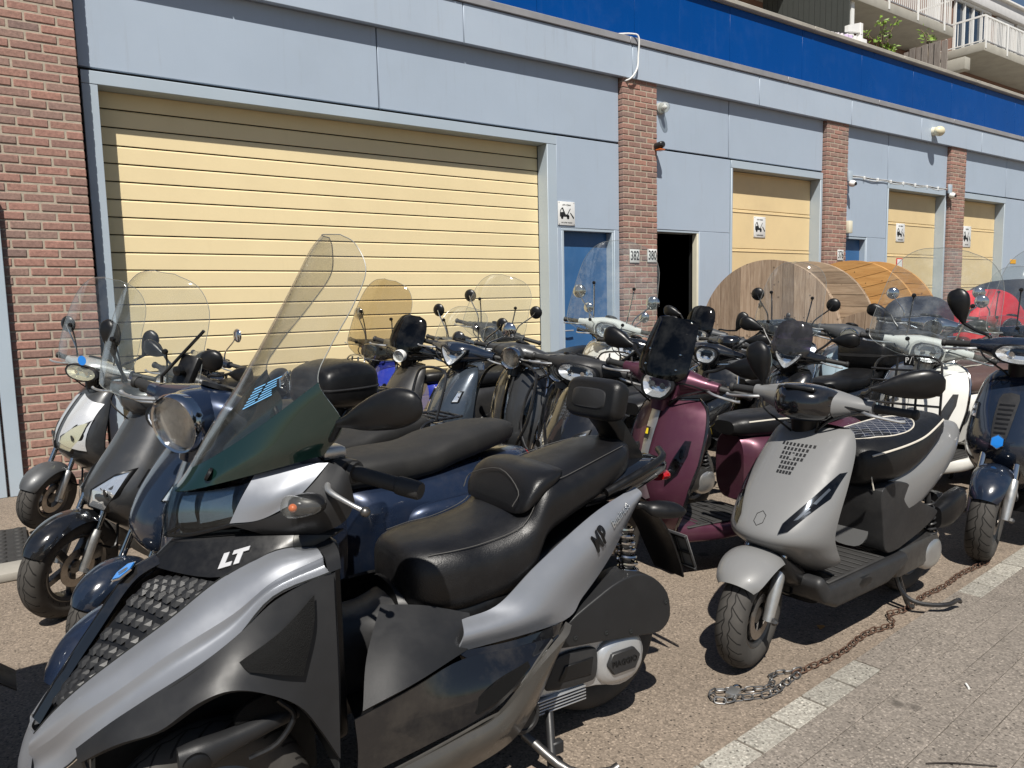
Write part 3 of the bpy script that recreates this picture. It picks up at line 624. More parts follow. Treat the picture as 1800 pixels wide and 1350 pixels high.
# ------------------------------------------------------------------ scooter materials
def paint(n, c, rough=.22, metal=.0, coat=1.0, dirt=.12): return mat(n, c, rough, metal, coat, var=.03, vs=3, dirt=dirt, dcol=(.22, .19, .15), ds=7)
PL = mat('black_plastic', (.006, .006, .0065), .36, var=.12, vs=12, bump=.1, bs=500, bdist=.0006, dirt=.07, dcol=(.07, .065, .058), ds=6, spec=.4)
PLG = mat('grey_plastic_trim', (.022, .022, .023), .45, var=.1, vs=10, bump=.15, bs=600, bdist=.0006, dirt=.15, dcol=(.11, .105, .095), ds=6, spec=.4)
GB = paint('gloss_black', (.006, .0065, .008), .12)
VINYL = mat('black_vinyl', (.007, .007, .0075), .40, var=.1, vs=7, bump=.5, bs=330, bdist=.0012, dirt=.07, dcol=(.08, .075, .07), ds=5, spec=.4)
VINYLG = mat('grey_vinyl', (.020, .0195, .019), .6, var=.1, vs=7, bump=.5, bs=330, bdist=.0012, dirt=.2, dcol=(.09, .085, .075), ds=4, spec=.35)
BROWN = mat('brown_vinyl', (.088, .052, .045), .5, var=.1, vs=7, bump=.4, bs=330, bdist=.001, dirt=.15)
CHROME = mat('chrome', (.62, .62, .62), .09, metal=1, var=.03, rvar=.05)
ALU = mat('cast_aluminium', (.55, .55, .54), .36, metal=.85, var=.08, vs=9, bump=.1, bs=300, dirt=.2, dcol=(.2, .18, .15))
ALUP = mat('silver_engine_paint', (.50, .51, .52), .33, metal=.6, coat=.2, var=.05, dirt=.2, dcol=(.22, .2, .17), ds=8)
STEEL = mat('dark_steel', (.16, .155, .15), .4, metal=.9, var=.15, vs=20, dirt=.3, dcol=(.12, .08, .05))
DISC = mat('brake_disc_steel', (.34, .31, .28), .32, metal=.9, var=.15, vs=30, dirt=.3, dcol=(.15, .1, .07))
TUBEB = mat('black_tube_enamel', (.012, .012, .013), .3, coat=.3, dirt=.15)
TUBEG = mat('grey_powder_coat', (.10, .10, .10), .5, dirt=.3)
GRIPM = mat('grip_rubber', (.02, .02, .02), .62, bump=.6, bs=260, bdist=.001)
REFL = mat('lamp_reflector', (.9, .91, .92), .16, metal=.8, rvar=.08, var=.02)
LENSC = acrylic('lamp_lens', (.97, .98, .98), .0, 1, .02, .012)
LENSY = acrylic('yellowed_lens', (.92, .9, .72), .12, 1, .05, .1)
LENSD = acrylic('smoked_lens', (.30, .32, .35), .0, 1, .03, .02)
AMBER = mat('amber_lens', (.6, .12, .01), .15, coat=1)
REDL = mat('red_lens', (.42, .008, .008), .15, coat=1)
MGLASS = mat('mirror_glass', (.55, .57, .58), .03, metal=1, rvar=.01, var=.02)
CLEAR = acrylic('clear_screen', (.93, .94, .935), .006, 1, .03, .03)
CLEAR2 = acrylic('scratched_screen', (.92, .94, .94), .012, 1, .05, .09)
SMOKE = acrylic('smoked_screen', (.80, .75, .64), .004, .9, .03, .02)
BLKSCR = acrylic('black_screen', (.035, .033, .032), .0, 1, .04, .03)
PURSCR = acrylic('violet_smoked_screen', (.22, .18, .27), .02, 1, .04, .04)
EDGE = mat('screen_edge', (.20, .21, .205), .25, spec=.6)
PIPING = mat('cream_piping', (.62, .58, .5), .5)
STITCH = mat('grey_thread', (.06, .058, .055), .7)
THREAD = mat('white_thread', (.36, .37, .40), .7)

def tyre_mat():
    m = bpy.data.materials.new('tyre_rubber'); m.use_nodes = True; nt = m.node_tree; N = nt.nodes; L = nt.links; b = N['Principled BSDF']
    tc = N.new('ShaderNodeTexCoord'); s = N.new('ShaderNodeSeparateXYZ'); L.new(tc.outputs['Object'], s.inputs[0])
    def mth(op, a, c=None, d=None):
        k = N.new('ShaderNodeMath'); k.operation = op
        for i, q in enumerate((a, c, d)):
            if q is None: continue
            if isinstance(q, (int, float)): k.inputs[i].default_value = q
            else: L.new(q, k.inputs[i])
        return k.outputs[0]
    ang = mth('ARCTAN2', s.outputs[2], s.outputs[0]); ay = mth('ABSOLUTE', s.outputs[1])
    t = mth('ADD', mth('MULTIPLY', ang, 26/(2*pi)), mth('MULTIPLY', ay, 22.0)); fr = mth('FRACT', t)
    g1 = mth('LESS_THAN', fr, .13); band = mth('MULTIPLY', mth('GREATER_THAN', ay, .011), mth('LESS_THAN', ay, .05)); g = mth('MULTIPLY', g1, band)
    c2 = mth('LESS_THAN', mth('ABSOLUTE', mth('SUBTRACT', ay, mth('MULTIPLY_ADD', mth('SINE', mth('MULTIPLY', ang, 26)), .003, .012))), .0022)
    gg = mth('MAXIMUM', g, c2)
    r2 = mth('SQRT', mth('ADD', mth('MULTIPLY', s.outputs[0], s.outputs[0]), mth('MULTIPLY', s.outputs[2], s.outputs[2])))
    gg = mth('MULTIPLY', gg, mth('GREATER_THAN', r2, .165))
    n = N.new('ShaderNodeTexNoise'); n.inputs['Scale'].default_value = 18; n.inputs['Detail'].default_value = 6; L.new(tc.outputs['Object'], n.inputs['Vector'])
    mx = N.new('ShaderNodeMix'); mx.data_type = 'RGBA'; L.new(n.outputs['Fac'], mx.inputs[0]); mx.inputs[6].default_value = (.030, .029, .028, 1); mx.inputs[7].default_value = (.085, .078, .07, 1)
    m2 = N.new('ShaderNodeMix'); m2.data_type = 'RGBA'; L.new(gg, m2.inputs[0]); L.new(mx.outputs[2], m2.inputs[6]); m2.inputs[7].default_value = (.012, .011, .01, 1)
    L.new(m2.outputs[2], b.inputs['Base Color']); b.inputs['Roughness'].default_value = .78; b.inputs['Specular IOR Level'].default_value = .35
    bp = N.new('ShaderNodeBump'); bp.inputs['Strength'].default_value = 1; bp.inputs['Distance'].default_value = .005; bp.invert = True; L.new(gg, bp.inputs['Height']); L.new(bp.outputs[0], b.inputs['Normal'])
    return m
TYRE = tyre_mat()

# ------------------------------------------------------------------ scooter parts
class Scooter:
    def __init__(s, name, label, loc, head, lean=0, steer=0, group='scooters parked in the yard', scale=1.0, cat='scooter'):
        s.root = tag(empty(name, (loc[0], loc[1], 0), head, -lean), label, cat, group)
        if scale != 1: s.root.scale = (scale,)*3
        ax = V3((-.42, 0, .907)).normalized(); at = V3((1.0, 0, .78))
        s.SM = Matrix.Translation(at) @ Matrix.Rotation(radians(steer), 4, ax) @ Matrix.Translation(-at)
        s.has = {}
    def add(s, n, m, mt, par=None, st=False, smooth=40, M=None):
        if st: m = tf(m, s.SM)
        return ob(n, m, mt, par or s.root, smooth=smooth, M=M)
    def wheel(s, n, x, r, w, st=False, rim=None, disc=True, spokes=5, y=0):
        """rim is the part; tyre and brake disc hang on it; own origin at the hub"""
        rim = rim or STEEL; rr = r-w*.78
        M = (s.SM if st else Matrix()) @ Matrix.Translation((x, y, r))
        core = [lathe([(rr-.004, -w*.40), (rr+.006, -w*.36), (rr-.012, -w*.2), (rr-.012, w*.2), (rr+.006, w*.36), (rr-.004, w*.40), (rr-.02, w*.3), (rr-.022, -w*.3)], 32, 'y', closed=True), lathe([(0, -.035), (.03, -.033), (.034, 0), (.03, .033), (0, .035)], 16, 'y')]
        for i in range(spokes):
            core.append(rot(rbox(.022, rr-.012, -.016, .016, -.017, .017, .005, 1), 'Y', 360*i/spokes+20))
        wh = ob(n, join(*core), rim, s.root, M=M)
        ri = rr-.004
        P = [(ri, -w*.36), (ri+.012, -w*.43), (ri+w*.3, -w*.5), (r-w*.28, -w*.48), (r-w*.13, -w*.38), (r-w*.035, -w*.2), (r, 0), (r-w*.035, w*.2), (r-w*.13, w*.38), (r-w*.28, w*.48), (ri+w*.3, w*.5), (ri+.012, w*.43), (ri, w*.36)]
        ob('tyre', lathe(P, 48, 'y', closed=True), TYRE, wh)
        if disc:
            dk = ob('brake_disc', lathe([(.055, .040), (.09, .040), (.09, .044), (.055, .044)], 32, 'y', closed=True), DISC, wh)
        return wh
    def fork(s, x=1.25, r=.2, mt=None, sides=(-1, 1), gap=.072):
        for q in sides:
            s.add('fork_leg', tube([(x, q*gap, r-.01), (x-.05, q*gap, r+.12), (x-.075, q*gap, r+.17)], [.02, .024, .02], 10), mt or ALU, st=True)
            s.add('fork_tube', tube([(x-.07, q*gap, r+.16), (x-.13, q*gap*.95, r+.30)], .015, 10, 1), CHROME, st=True)
            s.add('axle_nut', lathe([(.014, 0), (.014, .012*q), (.006, .02*q)], 6, 'y', (x, q*(gap+.018), r-.004)), STEEL, st=True)
    def fender(s, x, r, mt, a0=-25, a1=120, w=.07, g=.028, drop=70, nose=1.0, st=True, name='front_fender'):
        """a0 front angle above horizontal forward (deg), a1 rear"""
        G = []; n = 18
        for i in range(n+1):
            t = i/n; a = radians(a0+(a1-a0)*t); k = sin(pi*min(1, max(0, t*1.0)))**.35 if 0 < t < 1 else .25
            ww = w*(.55+.45*k)*(nose if t < .3 else 1); row = []
            for j in range(13):
                b = radians(-drop+2*drop*j/12); R = r+g-(.055*(1-cos(b)))-.01*(1-k); row.append((x+R*cos(a), ww*sin(b)/sin(radians(drop)), r+R*sin(a)))
            G.append(row)
        return s.add(name, sheet(G, .004), mt, st=st)
    def grip_set(s, x=.9, z=.985, y0=.2, y1=.36, sweep=.05, lever=ALU, gm=None, drop=.01):
        s.cables(x, z)
        for q in (-1, 1):
            s.add('handgrip', join(tube([(x-.01, q*y0, z), (x-.01-sweep, q*y1, z-drop)], .0165, 14, 1), lathe([(.024, 0), (.024, .006*q)], 14, 'y', (x-.012, q*(y0+.006), z)), lathe([(.019, 0), (.021, .006*q), (.021, .014*q), (.014, .02*q)], 14, 'y', (x-.01-sweep, q*y1, z-drop))), gm or GRIPM, st=True)
            s.add('brake_lever', tube([(x+.035, q*(y0-.03), z-.012), (x+.06, q*(y0+.03), z-.018), (x+.03, q*(y1-.03), z-.03), (x+.022, q*(y1-.005), z-.028)], [.007, .0065, .006, .0075], 8), lever, st=True)
    def cables(s, x=.9, z=.985):
        for i, q in enumerate((-1, 1, 1)):
            s.add('control_cable', tube([(x+.04, q*(.19+.02*i), z-.01), (x+.10, q*(.15-.03*i), z-.05+.05*(i == 2)), (x+.09, q*.06, z-.11), (x+.02, q*.03, z-.16)], .0045, 6), PL, st=True)
            s.add('switch_pod', rbox(x-.03, x+.025, min(q*.165, q*.215), max(q*.165, q*.215), z-.03, z+.034, .01), PL, st=True) if i < 2 else None
    def mirror(s, q, base, tip, kind='tear', mt=None, stem=None, size=1.0, tilt=0, yaw=0, asp=1.0):
        """head centred at tip, glass facing the rider"""
        mt = mt or PL; st_m = stem or (CHROME if kind == 'round' else PL); b, t = V3(base), V3(tip)
        if kind == 'round':
            h = s.add('mirror', lathe([(0, .016), (.03, .014), (.05, .004), (.054, -.004), (.051, -.008)], 22, 'x', tuple(t)), mt, st=True)
            s.add('mirror_glass', lathe([(.048, -.0085), (0, -.0085)], 22, 'x', tuple(t)), MGLASS, h, st=True)
            s.add('mirror_stem', tube([b, b+V3((.0, q*.02, .07)), t+V3((.012, -q*.03, -.05)), t+V3((.012, 0, 0))], .0055, 8), st_m, h, st=True)
        else:
            w, hgt = .092*size, .052*size*asp
            body = loft([(-w*1.0, .004, -.012, .008, .009, 2), (-w*.74, .002, -.009, .014, hgt*.36, 2.2), (-w*.4, 0, -.003, .024, hgt*.68, 2.3), (w*.05, 0, .004, .030, hgt*.93, 2.4), (w*.5, 0, .008, .028, hgt*1.0, 2.5), (w*.86, 0, .008, .016, hgt*.72, 2.5), (w*1.0, -.002, .007, .004, hgt*.34, 2.3)], 'y', 22, 4)
            if kind == 'tall': body = rot(rot(body, 'X', 62), 'X', 0)
            gl = loft([(-w*.5, -.022, -.003, .003, hgt*.4), (-w*.1, -.0295, .003, .003, hgt*.72), (w*.5, -.028, .008, .003, hgt*.82), (w*.84, -.017, .008, .003, hgt*.5)], 'y', 16, 3)
            if kind == 'tall': gl = rot(gl, 'X', 62)
            MM = Matrix.Translation(t) @ Matrix.Rotation(radians(yaw), 4, 'Z') @ Matrix.Rotation(radians(tilt), 4, 'X') @ Matrix.Scale(q, 4, (0, 1, 0))
            h = s.add('mirror', tf(body, MM), mt, st=True); s.add('mirror_glass', tf(gl, MM), MGLASS, h, st=True)
            ro = (Matrix.Rotation(radians(62), 4, 'X') if kind == 'tall' else Matrix())
            e = MM @ ro @ V3((.003, -w*.97, -.012))
            s.add('mirror_stem', tube([b, b+V3((0, 0, .035)), (b+e)/2+V3((0, 0, .012)), e], [.011, .0085, .008, .009], 8), st_m, h, st=True)
    def roundlamp(s, c, r, bez=None, lens=None, depth=.05, par=None, tilt=8, name='headlight', st=True):
        M = Matrix.Translation(c) @ Matrix.Rotation(radians(tilt), 4, 'Y')
        h = s.add(name, tf(lathe([(r*1.02, -depth), (r*1.10, -.01), (r*1.12, .006), (r*1.05, .016), (r*.985, .012), (r*.97, 0)], 28, 'x'), M), bez or CHROME, par, st=st)
        s.add('reflector', tf(lathe([(r*.97, 0), (r*.86, -depth*.35), (r*.66, -depth*.7), (r*.42, -depth*.95), (r*.2, -depth)], 14, 'x'), M), REFL, h, st=st, smooth=0)
        s.add('bulb_cap', tf(lathe([(r*.2, -depth), (r*.19, -depth*.4), (r*.13, -depth*.25), (0, -depth*.2)], 14, 'x'), M), CHROME, h, st=st)
        s.add('lamp_bulb', tf(lathe([(r*.10, -.012), (r*.10, -.004), (0, -.002)], 10, 'x'), M @ Matrix.Translation((0, r*.38, r*.2))), AMBER, h, st=st)
        s.add('lamp_lens', tf(lathe([(r*.985, .011), (r*.8, .019), (r*.45, .026), (0, .029)], 28, 'x'), M), lens or LENSC, h, st=st)
        return h
    def polylamp(s, O, fx, lens=None, bez=None, name='headlight', st=True, depth=.03, off=.004, inner=.86, base=.05):
        """lamp of outline O (y,z) set into the surface x=fx(y,z): bezel ring, reflector bowl, clear lens"""
        cy = sum(a for a, b in O)/len(O); cz = sum(b for a, b in O)/len(O); n = len(O)
        I = [(cy+(a-cy)*inner, cz+(b-cz)*inner) for a, b in O]; J = [(cy+(a-cy)*inner*.6, cz+(b-cz)*inner*.6) for a, b in O]
        def ring(A, o): return [V3((fx(a, b)+o, a, b)) for a, b in A]
        V = ring(O, -base)+ring(O, off)+ring(I, off+.002)+ring(I, off-.008); F = []
        for k in range(3): F += [[k*n+i, k*n+(i+1) % n, (k+1)*n+(i+1) % n, (k+1)*n+i] for i in range(n)]
        h = s.add(name, (V, F), bez or PL, st=st)
        V = ring(I, off-.003)+ring(J, off-.003-depth)+[V3((fx(cy, cz)+off-.003-depth*1.1, cy, cz))]; F = [[i, (i+1) % n, n+(i+1) % n, n+i] for i in range(n)]+[[n+i, n+(i+1) % n, 2*n] for i in range(n)]
        s.add('reflector', (V, F), REFL, h, st=st, smooth=0)
        for t in (-.33, .33): s.add('lamp_bowl', tf(lathe([(.30*min(max(a for a, b in I)-cy, max(b for a, b in I)-cz), 0), (.2*min(max(a for a, b in I)-cy, max(b for a, b in I)-cz), -.006), (0, -.009)], 12, 'x'), Matrix.Translation((fx(cy, cz)+off-.006-depth*.4, cy+t*(max(a for a, b in I)-cy)*1.1, cz))), CHROME if depth > .01 else PL, h, st=st)
        s.add('lamp_lens', drape(I, fx, off+.0005, cuts=2), lens or LENSC, h, st=st)
        return h
    def screen(s, rows, mt, th=.003, brackets=None, name='windscreen', st=True, n=14, k=.9):
        """rows: (x,z,half width[,extra sweep]) from the bottom up; swept back by k*y*y"""
        rr = [tuple(cr(rows, i/4)) for i in range((len(rows)-1)*4+1)]
        G = [[(x-k*(w*u)**2-.02*abs(u)**3, w*u, z-.03*abs(u)**3*(1 if z > rows[0][1]+.1 else -1)*0) for u in [-1+2*j/n for j in range(n+1)]] for x, z, w in rr]
        o = s.add(name, sheet(G, th), mt, st=st)
        if name == 'windscreen': s.add('screen_edge', tube([r_[0] for r_ in G]+list(G[-1][1:-1])+[r_[-1] for r_ in G[::-1]]+list(G[0][-2:0:-1]), .0016, 5, 1, closed=True), EDGE, o, st=st)
        for (x, y, z), (x2, y2, z2) in brackets or []:
            for q in (-1, 1):
                s.add('screen_rod', tube([(x, q*y, z), ((x+x2)/2-.01, q*(y+y2)/2, (z+z2)/2), (x2, q*y2, z2)], .005, 6), CHROME if mt is CLEAR2 else TUBEB, o, st=st)
                s.add('screen_knob', lathe([(0, .012), (.012, .010), (.014, 0), (.012, -.006), (0, -.008)], 12, 'x', (x2+.006, q*y2, z2)), PL, o, st=st)
        return o
    def tubes(s, name, paths, r, mt, st=False, par=None, k=4):
        return s.add(name, join(*[tube(p, r, 8, k if len(p) > 2 else 1) for p in paths]), mt, par, st=st)
    def letter(s, t, size, p, xdir, ydir, mt, par=None, depth=.0008, sx=1, shear=0, st=False, name='lettering', bold=0):
        return s.add(name, text(t, size, frame_at(p, xdir, ydir), depth, sx=sx, shear=shear, bold=bold), mt, par, st=st, smooth=0)

def interp(T, z):
    """piecewise linear table ((z, a, b..),...) at z"""
    if z <= T[0][0]: return T[0][1:]
    for p, q in zip(T, T[1:]):
        if z <= q[0]:
            u = (z-p[0])/(q[0]-p[0]); return tuple(a+(b-a)*u for a, b in zip(p[1:], q[1:]))
    return T[-1][1:]

def rear_half(s, body, seatm, style='vespa', piping=None, seat=None, engine_side=1, tail=REDL, rim=None, plate=True, r=.215, skirt=True):
    """everything behind the floor: body, seat, rear wheel, engine, silencer, tail lamp, plate"""
    s.wheel('rear_wheel', 0, r, .105, rim=rim or STEEL, disc=False)
    if style == 'vespa':
        b = s.add('rear_body', loft([(.52, 0, .50, .10, .17, 3), (.45, 0, .49, .17, .185, 3), (.30, 0, .48, .20, .20, 2.8), (.1, 0, .49, .215, .20, 2.6), (-.12, 0, .52, .20, .17, 2.5), (-.30, 0, .56, .15, .13, 2.3), (-.40, 0, .58, .08, .09, 2.2)], 'x', 28, 4), body)
        for q in (-1, 1):
            c = s.add('side_cowl', loft([(.36, q*.16, .47, .02, .06), (.28, q*.195, .46, .045, .125), (.1, q*.225, .45, .06, .15), (-.1, q*.215, .46, .055, .14), (-.24, q*.18, .48, .04, .10), (-.33, q*.14, .50, .012, .04)], 'x', 20, 4), body)
        zs = .70
    else:
        b = s.add('rear_body', loft([(.52, 0, .50, .10, .17, 3), (.42, 0, .52, .15, .17, 3), (.25, 0, .55, .165, .155, 2.8), (.05, 0, .60, .165, .125, 2.6), (-.18, 0, .66, .14, .09, 2.5), (-.36, 0, .71, .09, .055, 2.3), (-.44, 0, .73, .05, .035, 2.2)], 'x', 28, 4), body)
        for q in ((-1, 1) if skirt else ()):
            s.add('side_skirt', loft([(.5, q*.11, .33, .05, .06), (.35, q*.14, .38, .03, .11), (.15, q*.15, .44, .025, .10), (0, q*.15, .50, .015, .06)], 'x', 16, 4), PL)
        zs = .715
    S = seat or [(.56, 0, zs+.005, .07, .035, 3), (.50, 0, zs+.01, .115, .055, 3), (.36, 0, zs+.012, .145, .062, 3.2), (.18, 0, zs+.012, .15, .06, 3.2), (.06, 0, zs+.035, .145, .062, 3.2), (-.12, 0, zs+.055, .125, .058, 3.2), (-.26, 0, zs+.06, .09, .048, 3), (-.32, 0, zs+.06, .05, .03, 3)]
    st = s.add('seat', loft(S, 'x', 28, 5), seatm)
    if piping:
        for q in (-1, 1): s.add('seat_piping', tube([(p, q*r1*.97, c+h*.52) for p, _, c, r1, h, *_e in S[1:-1]], .0045, 6), piping, st)
    s.add('engine_block', rbox(-.05, .36, .06, .15, .17, .31, .03), STEEL); s.add('engine_cover', loft([(.06, .02, .215, .085, .07), (.13, .02, .215, .095, .075), (.155, .02, .22, .07, .055), (.165, .02, .22, .02, .02)], 'y', 20, 3), ALU)
    s.add('silencer', loft([(.30, -.15, .21, .03, .03), (.2, -.165, .22, .05, .05), (-.1, -.175, .26, .055, .055), (-.22, -.175, .285, .045, .045), (-.26, -.175, .29, .02, .02)], 'x', 16, 3), STEEL)
    s.add('shock_absorber', join(tube([(-.02, .12, .26), (.04, .12, .5)], .014, 10, 1), tube([(-.01+.05*i/40*1.0+.026*cos(i*1.1), .12+.026*sin(i*1.1), .30+.17*i/40) for i in range(41)], .005, 6, 2)), PLG)
    tl = s.add('tail_lamp', loft([(-.36, 0, .64 if style == 'vespa' else .69, .06, .03), (-.41, 0, .635 if style == 'vespa' else .685, .055, .028), (-.43, 0, .63 if style == 'vespa' else .68, .02, .01)], 'x', 16, 3), tail)
    s.add('rear_mudguard', loft([(-.2, 0, .42, .07, .03), (-.32, 0, .40, .075, .02), (-.44, 0, .30, .07, .015)], 'x', 12, 3), PL)
    if plate: s.add('number_plate', rot(rbox(-.006, .0, -.05, .05, -.07, .07, .003, 1), 'Y', 18, (0, 0, 0)) if False else mv(rot(rbox(-.004, 0, -.06, .06, -.055, .055, .003, 1), 'Y', 20), -.435, 0, .41), mat('yellow_plate', (.62, .45, .03), .4))
    s.add('centre_stand', tube([(.26, .09, .2), (.22, .13, .03), (.20, .15, .012)], .011, 8), TUBEB); s.add('centre_stand', tube([(.26, -.09, .2), (.22, -.13, .03), (.20, -.15, .012)], .011, 8), TUBEB)
    return b
def floor_part(s, mt, sides, w=.19, x0=.46, x1=.98, z=.275):
    f = s.add('floorboard', loft([(x0, 0, z-.045, w*.9, .045, 5), ((x0+x1)/2, 0, z-.045, w, .045, 5), (x1, 0, z-.03, w*.8, .05, 5)], 'x', 24, 4), sides)
    m = s.add('floor_mat', rbox(x0+.03, x1-.05, -w*.86, w*.86, z-.004, z+.006, .004, 1), RUB, f)
    for i in range(8): s.add('mat_rib', rbox(x0+.05+.048*i, x0+.062+.048*i, -w*.8, w*.8, z+.0062, z+.011, .002, 1), RUB, f)
    return f

VZ = [(.24, .98, .10), (.30, 1.03, .16), (.38, 1.06, .215), (.48, 1.075, .248), (.60, 1.06, .268), (.72, 1.025, .268), (.80, .995, .25), (.85, .975, .22), (.885, .955, .15)]
def vespa(s, body, shieldm=None, rimm=None, tie=None, seatm=VINYL, lamp='round', headm=None, lamp_lens=None, crash=False, frontrack=False, rearrack=False, screen=None, fly=None, mirrors=('round',), piping=None, badge=None, vents=None, led=True, grips=True, wheelrim=None, mirtip=None, seat=None, tall=0, bez=None, mirm=None, mirstem=None, lampr=.068, xw=1.25, fa=(-5, 135)):
    shieldm = shieldm or body; headm = headm or body; rimm = rimm or CHROME
    def fx(y, z):
        x, w = interp(VZ, z); u = min(abs(y)/max(w, .01), 1.0); return x-.10*u**2.2*min(1, (z-.15)*2.2)
    rows = [tuple(cr(VZ, i/4)) for i in range((len(VZ)-1)*4+1)]
    G = []
    for z, x, w in rows:
        G.append([(x-.10*abs(u)**2.2*min(1, (z-.15)*2.2), w*u, z) for u in [-1+2*j/20 for j in range(21)]])
    sh = s.add('leg_shield', sheet(G, .012), shieldm)
    edge = [(r_[0][0]-.004, r_[0][1], r_[0][2]) for r_ in G][::2]+[(x, y, z) for x, y, z in G[-1][2:-2:3]]+[(r_[-1][0]-.004, r_[-1][1], r_[-1][2]) for r_ in G[::-1]][::2]
    s.add('shield_edge', tube(edge, .008, 8, 1), rimm, sh)
    inner = [[(p[0]-.035-.05*(1-abs(u)**2), p[1]*.9, p[2]) for p, u in zip(r_, [-1+2*j/20 for j in range(21)])] for r_ in G[6:-2]]
    s.add('inner_panel', sheet([r_[::-1] for r_ in inner], .01), PLG if body is not GB else PL)
    tp = [(.030, .88), (.034, .78), (.028, .64), (.036, .5), (.05, .42), (.0, .395)]
    s.add('horn_cover', drape([(a, b) for a, b in tp]+[(-a, b) for a, b in tp[-2::-1]], lambda y, z: fx(y, z)+.012*(1-(y/.06)**2), .002, cuts=3), tie or body, sh)
    if vents is not None:
        for i in range(3):
            for q in (-1, 1): s.add('grille_vent', drape([(q*.008, .435+.027*i), (q*.045, .447+.027*i), (q*.045, .462+.027*i), (q*.008, .45+.027*i)], lambda y, z: fx(y, z)+.014, .004, cuts=1), vents, sh)
    if led:
        for q in (-1, 1):
            O = [(q*.140, .49), (q*.195, .55), (q*.222, .64), (q*.224, .71), (q*.198, .71), (q*.165, .63), (q*.138, .54)]
            l = s.add('indicator', drape(O, fx, .004, cuts=2), LENSD if led == 'dark' else PLG, sh)
            I = [(.18*q+(a-.18*q)*.66, .61+(b-.61)*.78) for a, b in O]; s.add('indicator_lens', drape(I, fx, .0065, cuts=2), LENSC if led != 'dark' else LENSD, l)
    s.wheel('front_wheel', xw, .205, .1, st=True, rim=wheelrim or STEEL); s.fender(xw, .205, body, fa[0], fa[1], .082, .055, 78)
    s.add('fork_arm', tube([(xw, -.06, .2), (xw-.05, -.075, .3), (xw-.13, -.04, .48)], [.018, .02, .02], 10), STEEL, st=True)
    floor_part(s, PL, body); rear_half(s, body, seatm, 'vespa', piping, seat)
    # headset
    H = [(-.255, .905, .985, .026, .026), (-.2, .91, .985, .038, .034), (-.13, .92, .982, .058, .055), (-.06, .93, .975, .078, .078), (0, .932, .972, .085, .084), (.06, .93, .975, .078, .078), (.13, .92, .982, .058, .055), (.2, .91, .985, .038, .034), (.255, .905, .985, .026, .026)]
    hs = s.add('headset', loft(H, 'y', 22, 4), headm, st=True); s.add('steering_neck', loft([(.84, .965, 0, .05, .05), (.92, .95, 0, .055, .06)], 'z', 16, 3), headm, st=True)
    s.add('instrument', rot(lathe([(.05, 0), (.05, .012), (.042, .016), (0, .016)], 20, 'z', (.90, 0, 1.045)), 'Y', -22, (.9, 0, 1.045)), PL, hs, st=True)
    if lamp == 'round': s.roundlamp((1.05, 0, .966), lampr, bez=bez, lens=lamp_lens, depth=.038); s.add('lamp_shell', tf(lathe([(lampr*1.09, .035), (lampr*1.12, .0), (lampr*1.0, -.06)], 28, 'x'), Matrix.Translation((1.0, 0, .968)) @ Matrix.Rotation(radians(8), 4, 'Y')), headm, st=True)
    else:
        O = [(-.05, 1.02), (.05, 1.02), (.088, .985), (.08, .945), (.045, .905), (-.045, .905), (-.08, .945), (-.088, .985)]
        s.polylamp(smooth_outline(O, 2), lambda y, z: 1.045-1.6*y*y-.25*(z-.96), lens=lamp_lens, bez=bez or PL, inner=.84)
        s.add('lamp_surround', loft([(1.008, 0, .962, .098, .070, 3), (.95, 0, .968, .105, .08, 3)], 'x', 24, 2), headm, st=True)
    if grips: s.grip_set(.905, .985, .235, .375, .04)
    for i, kd in enumerate(mirrors if len(mirrors) > 1 else mirrors*2):
        q = 1 if i == 0 else -1
        if kd: s.mirror(q, (.90, q*.17, 1.01), (mirtip or (.87, .30, 1.22))[:1]+(q*(mirtip or (0, .30, 0))[1],)+((mirtip or (0, 0, 1.22))[2],), kd, mt=mirm or (CHROME if kd == 'round' else PL), stem=mirstem)
    if screen:
        mt, hh, ww = screen
        s.screen([(1.10, .93, ww*.5), (1.095, .97, ww*.95), (1.075, 1.05, ww*1.06), (1.02, 1.10+hh*.35, ww*1.0), (.95, 1.1+hh*.7, ww*.9), (.90, 1.1+hh*.92, ww*.62), (.885, 1.1+hh, ww*.2)], mt, brackets=[((.97, .1, .98), (1.06, .13, 1.03)), ((.93, .13, 1.0), (1.0, .16, 1.1+hh*.38))])
    if fly:
        s.screen([(1.045, 1.0, .10), (1.04, 1.03, .125), (1.02, 1.09, .13), (.985, 1.17, .122), (.945, 1.255, .108), (.937, 1.272, .09), (.934, 1.28, .05)], fly, th=.004, name='fly_screen')
        for q in (-1, 1):
            for z in (1.05, 1.12): s.add('screen_bolt', lathe([(.008, 0), (.007, .006), (0, .008)], 8, 'x', (1.038-.35*(z-1.0), q*.08, z)), CHROME, st=True)
    if crash:
        for q in (-1, 1): s.tubes('crash_bar', [[(1.0, q*.10, .30), (1.12, q*.19, .40), (1.11, q*.285, .55), (1.06, q*.30, .72), (1.0, q*.26, .86), (.98, q*.13, .915), (.985, 0, .92)]], .010, TUBEB)
    if frontrack: front_rack(s)
    if rearrack: rear_rack(s)
    if badge: s.letter(badge, .05, (fx(.11, .78)+.008, .11, .775), (.25, 1, -.1), (-.25, 0, 1), CHROME, sh, shear=.3)
    return sh
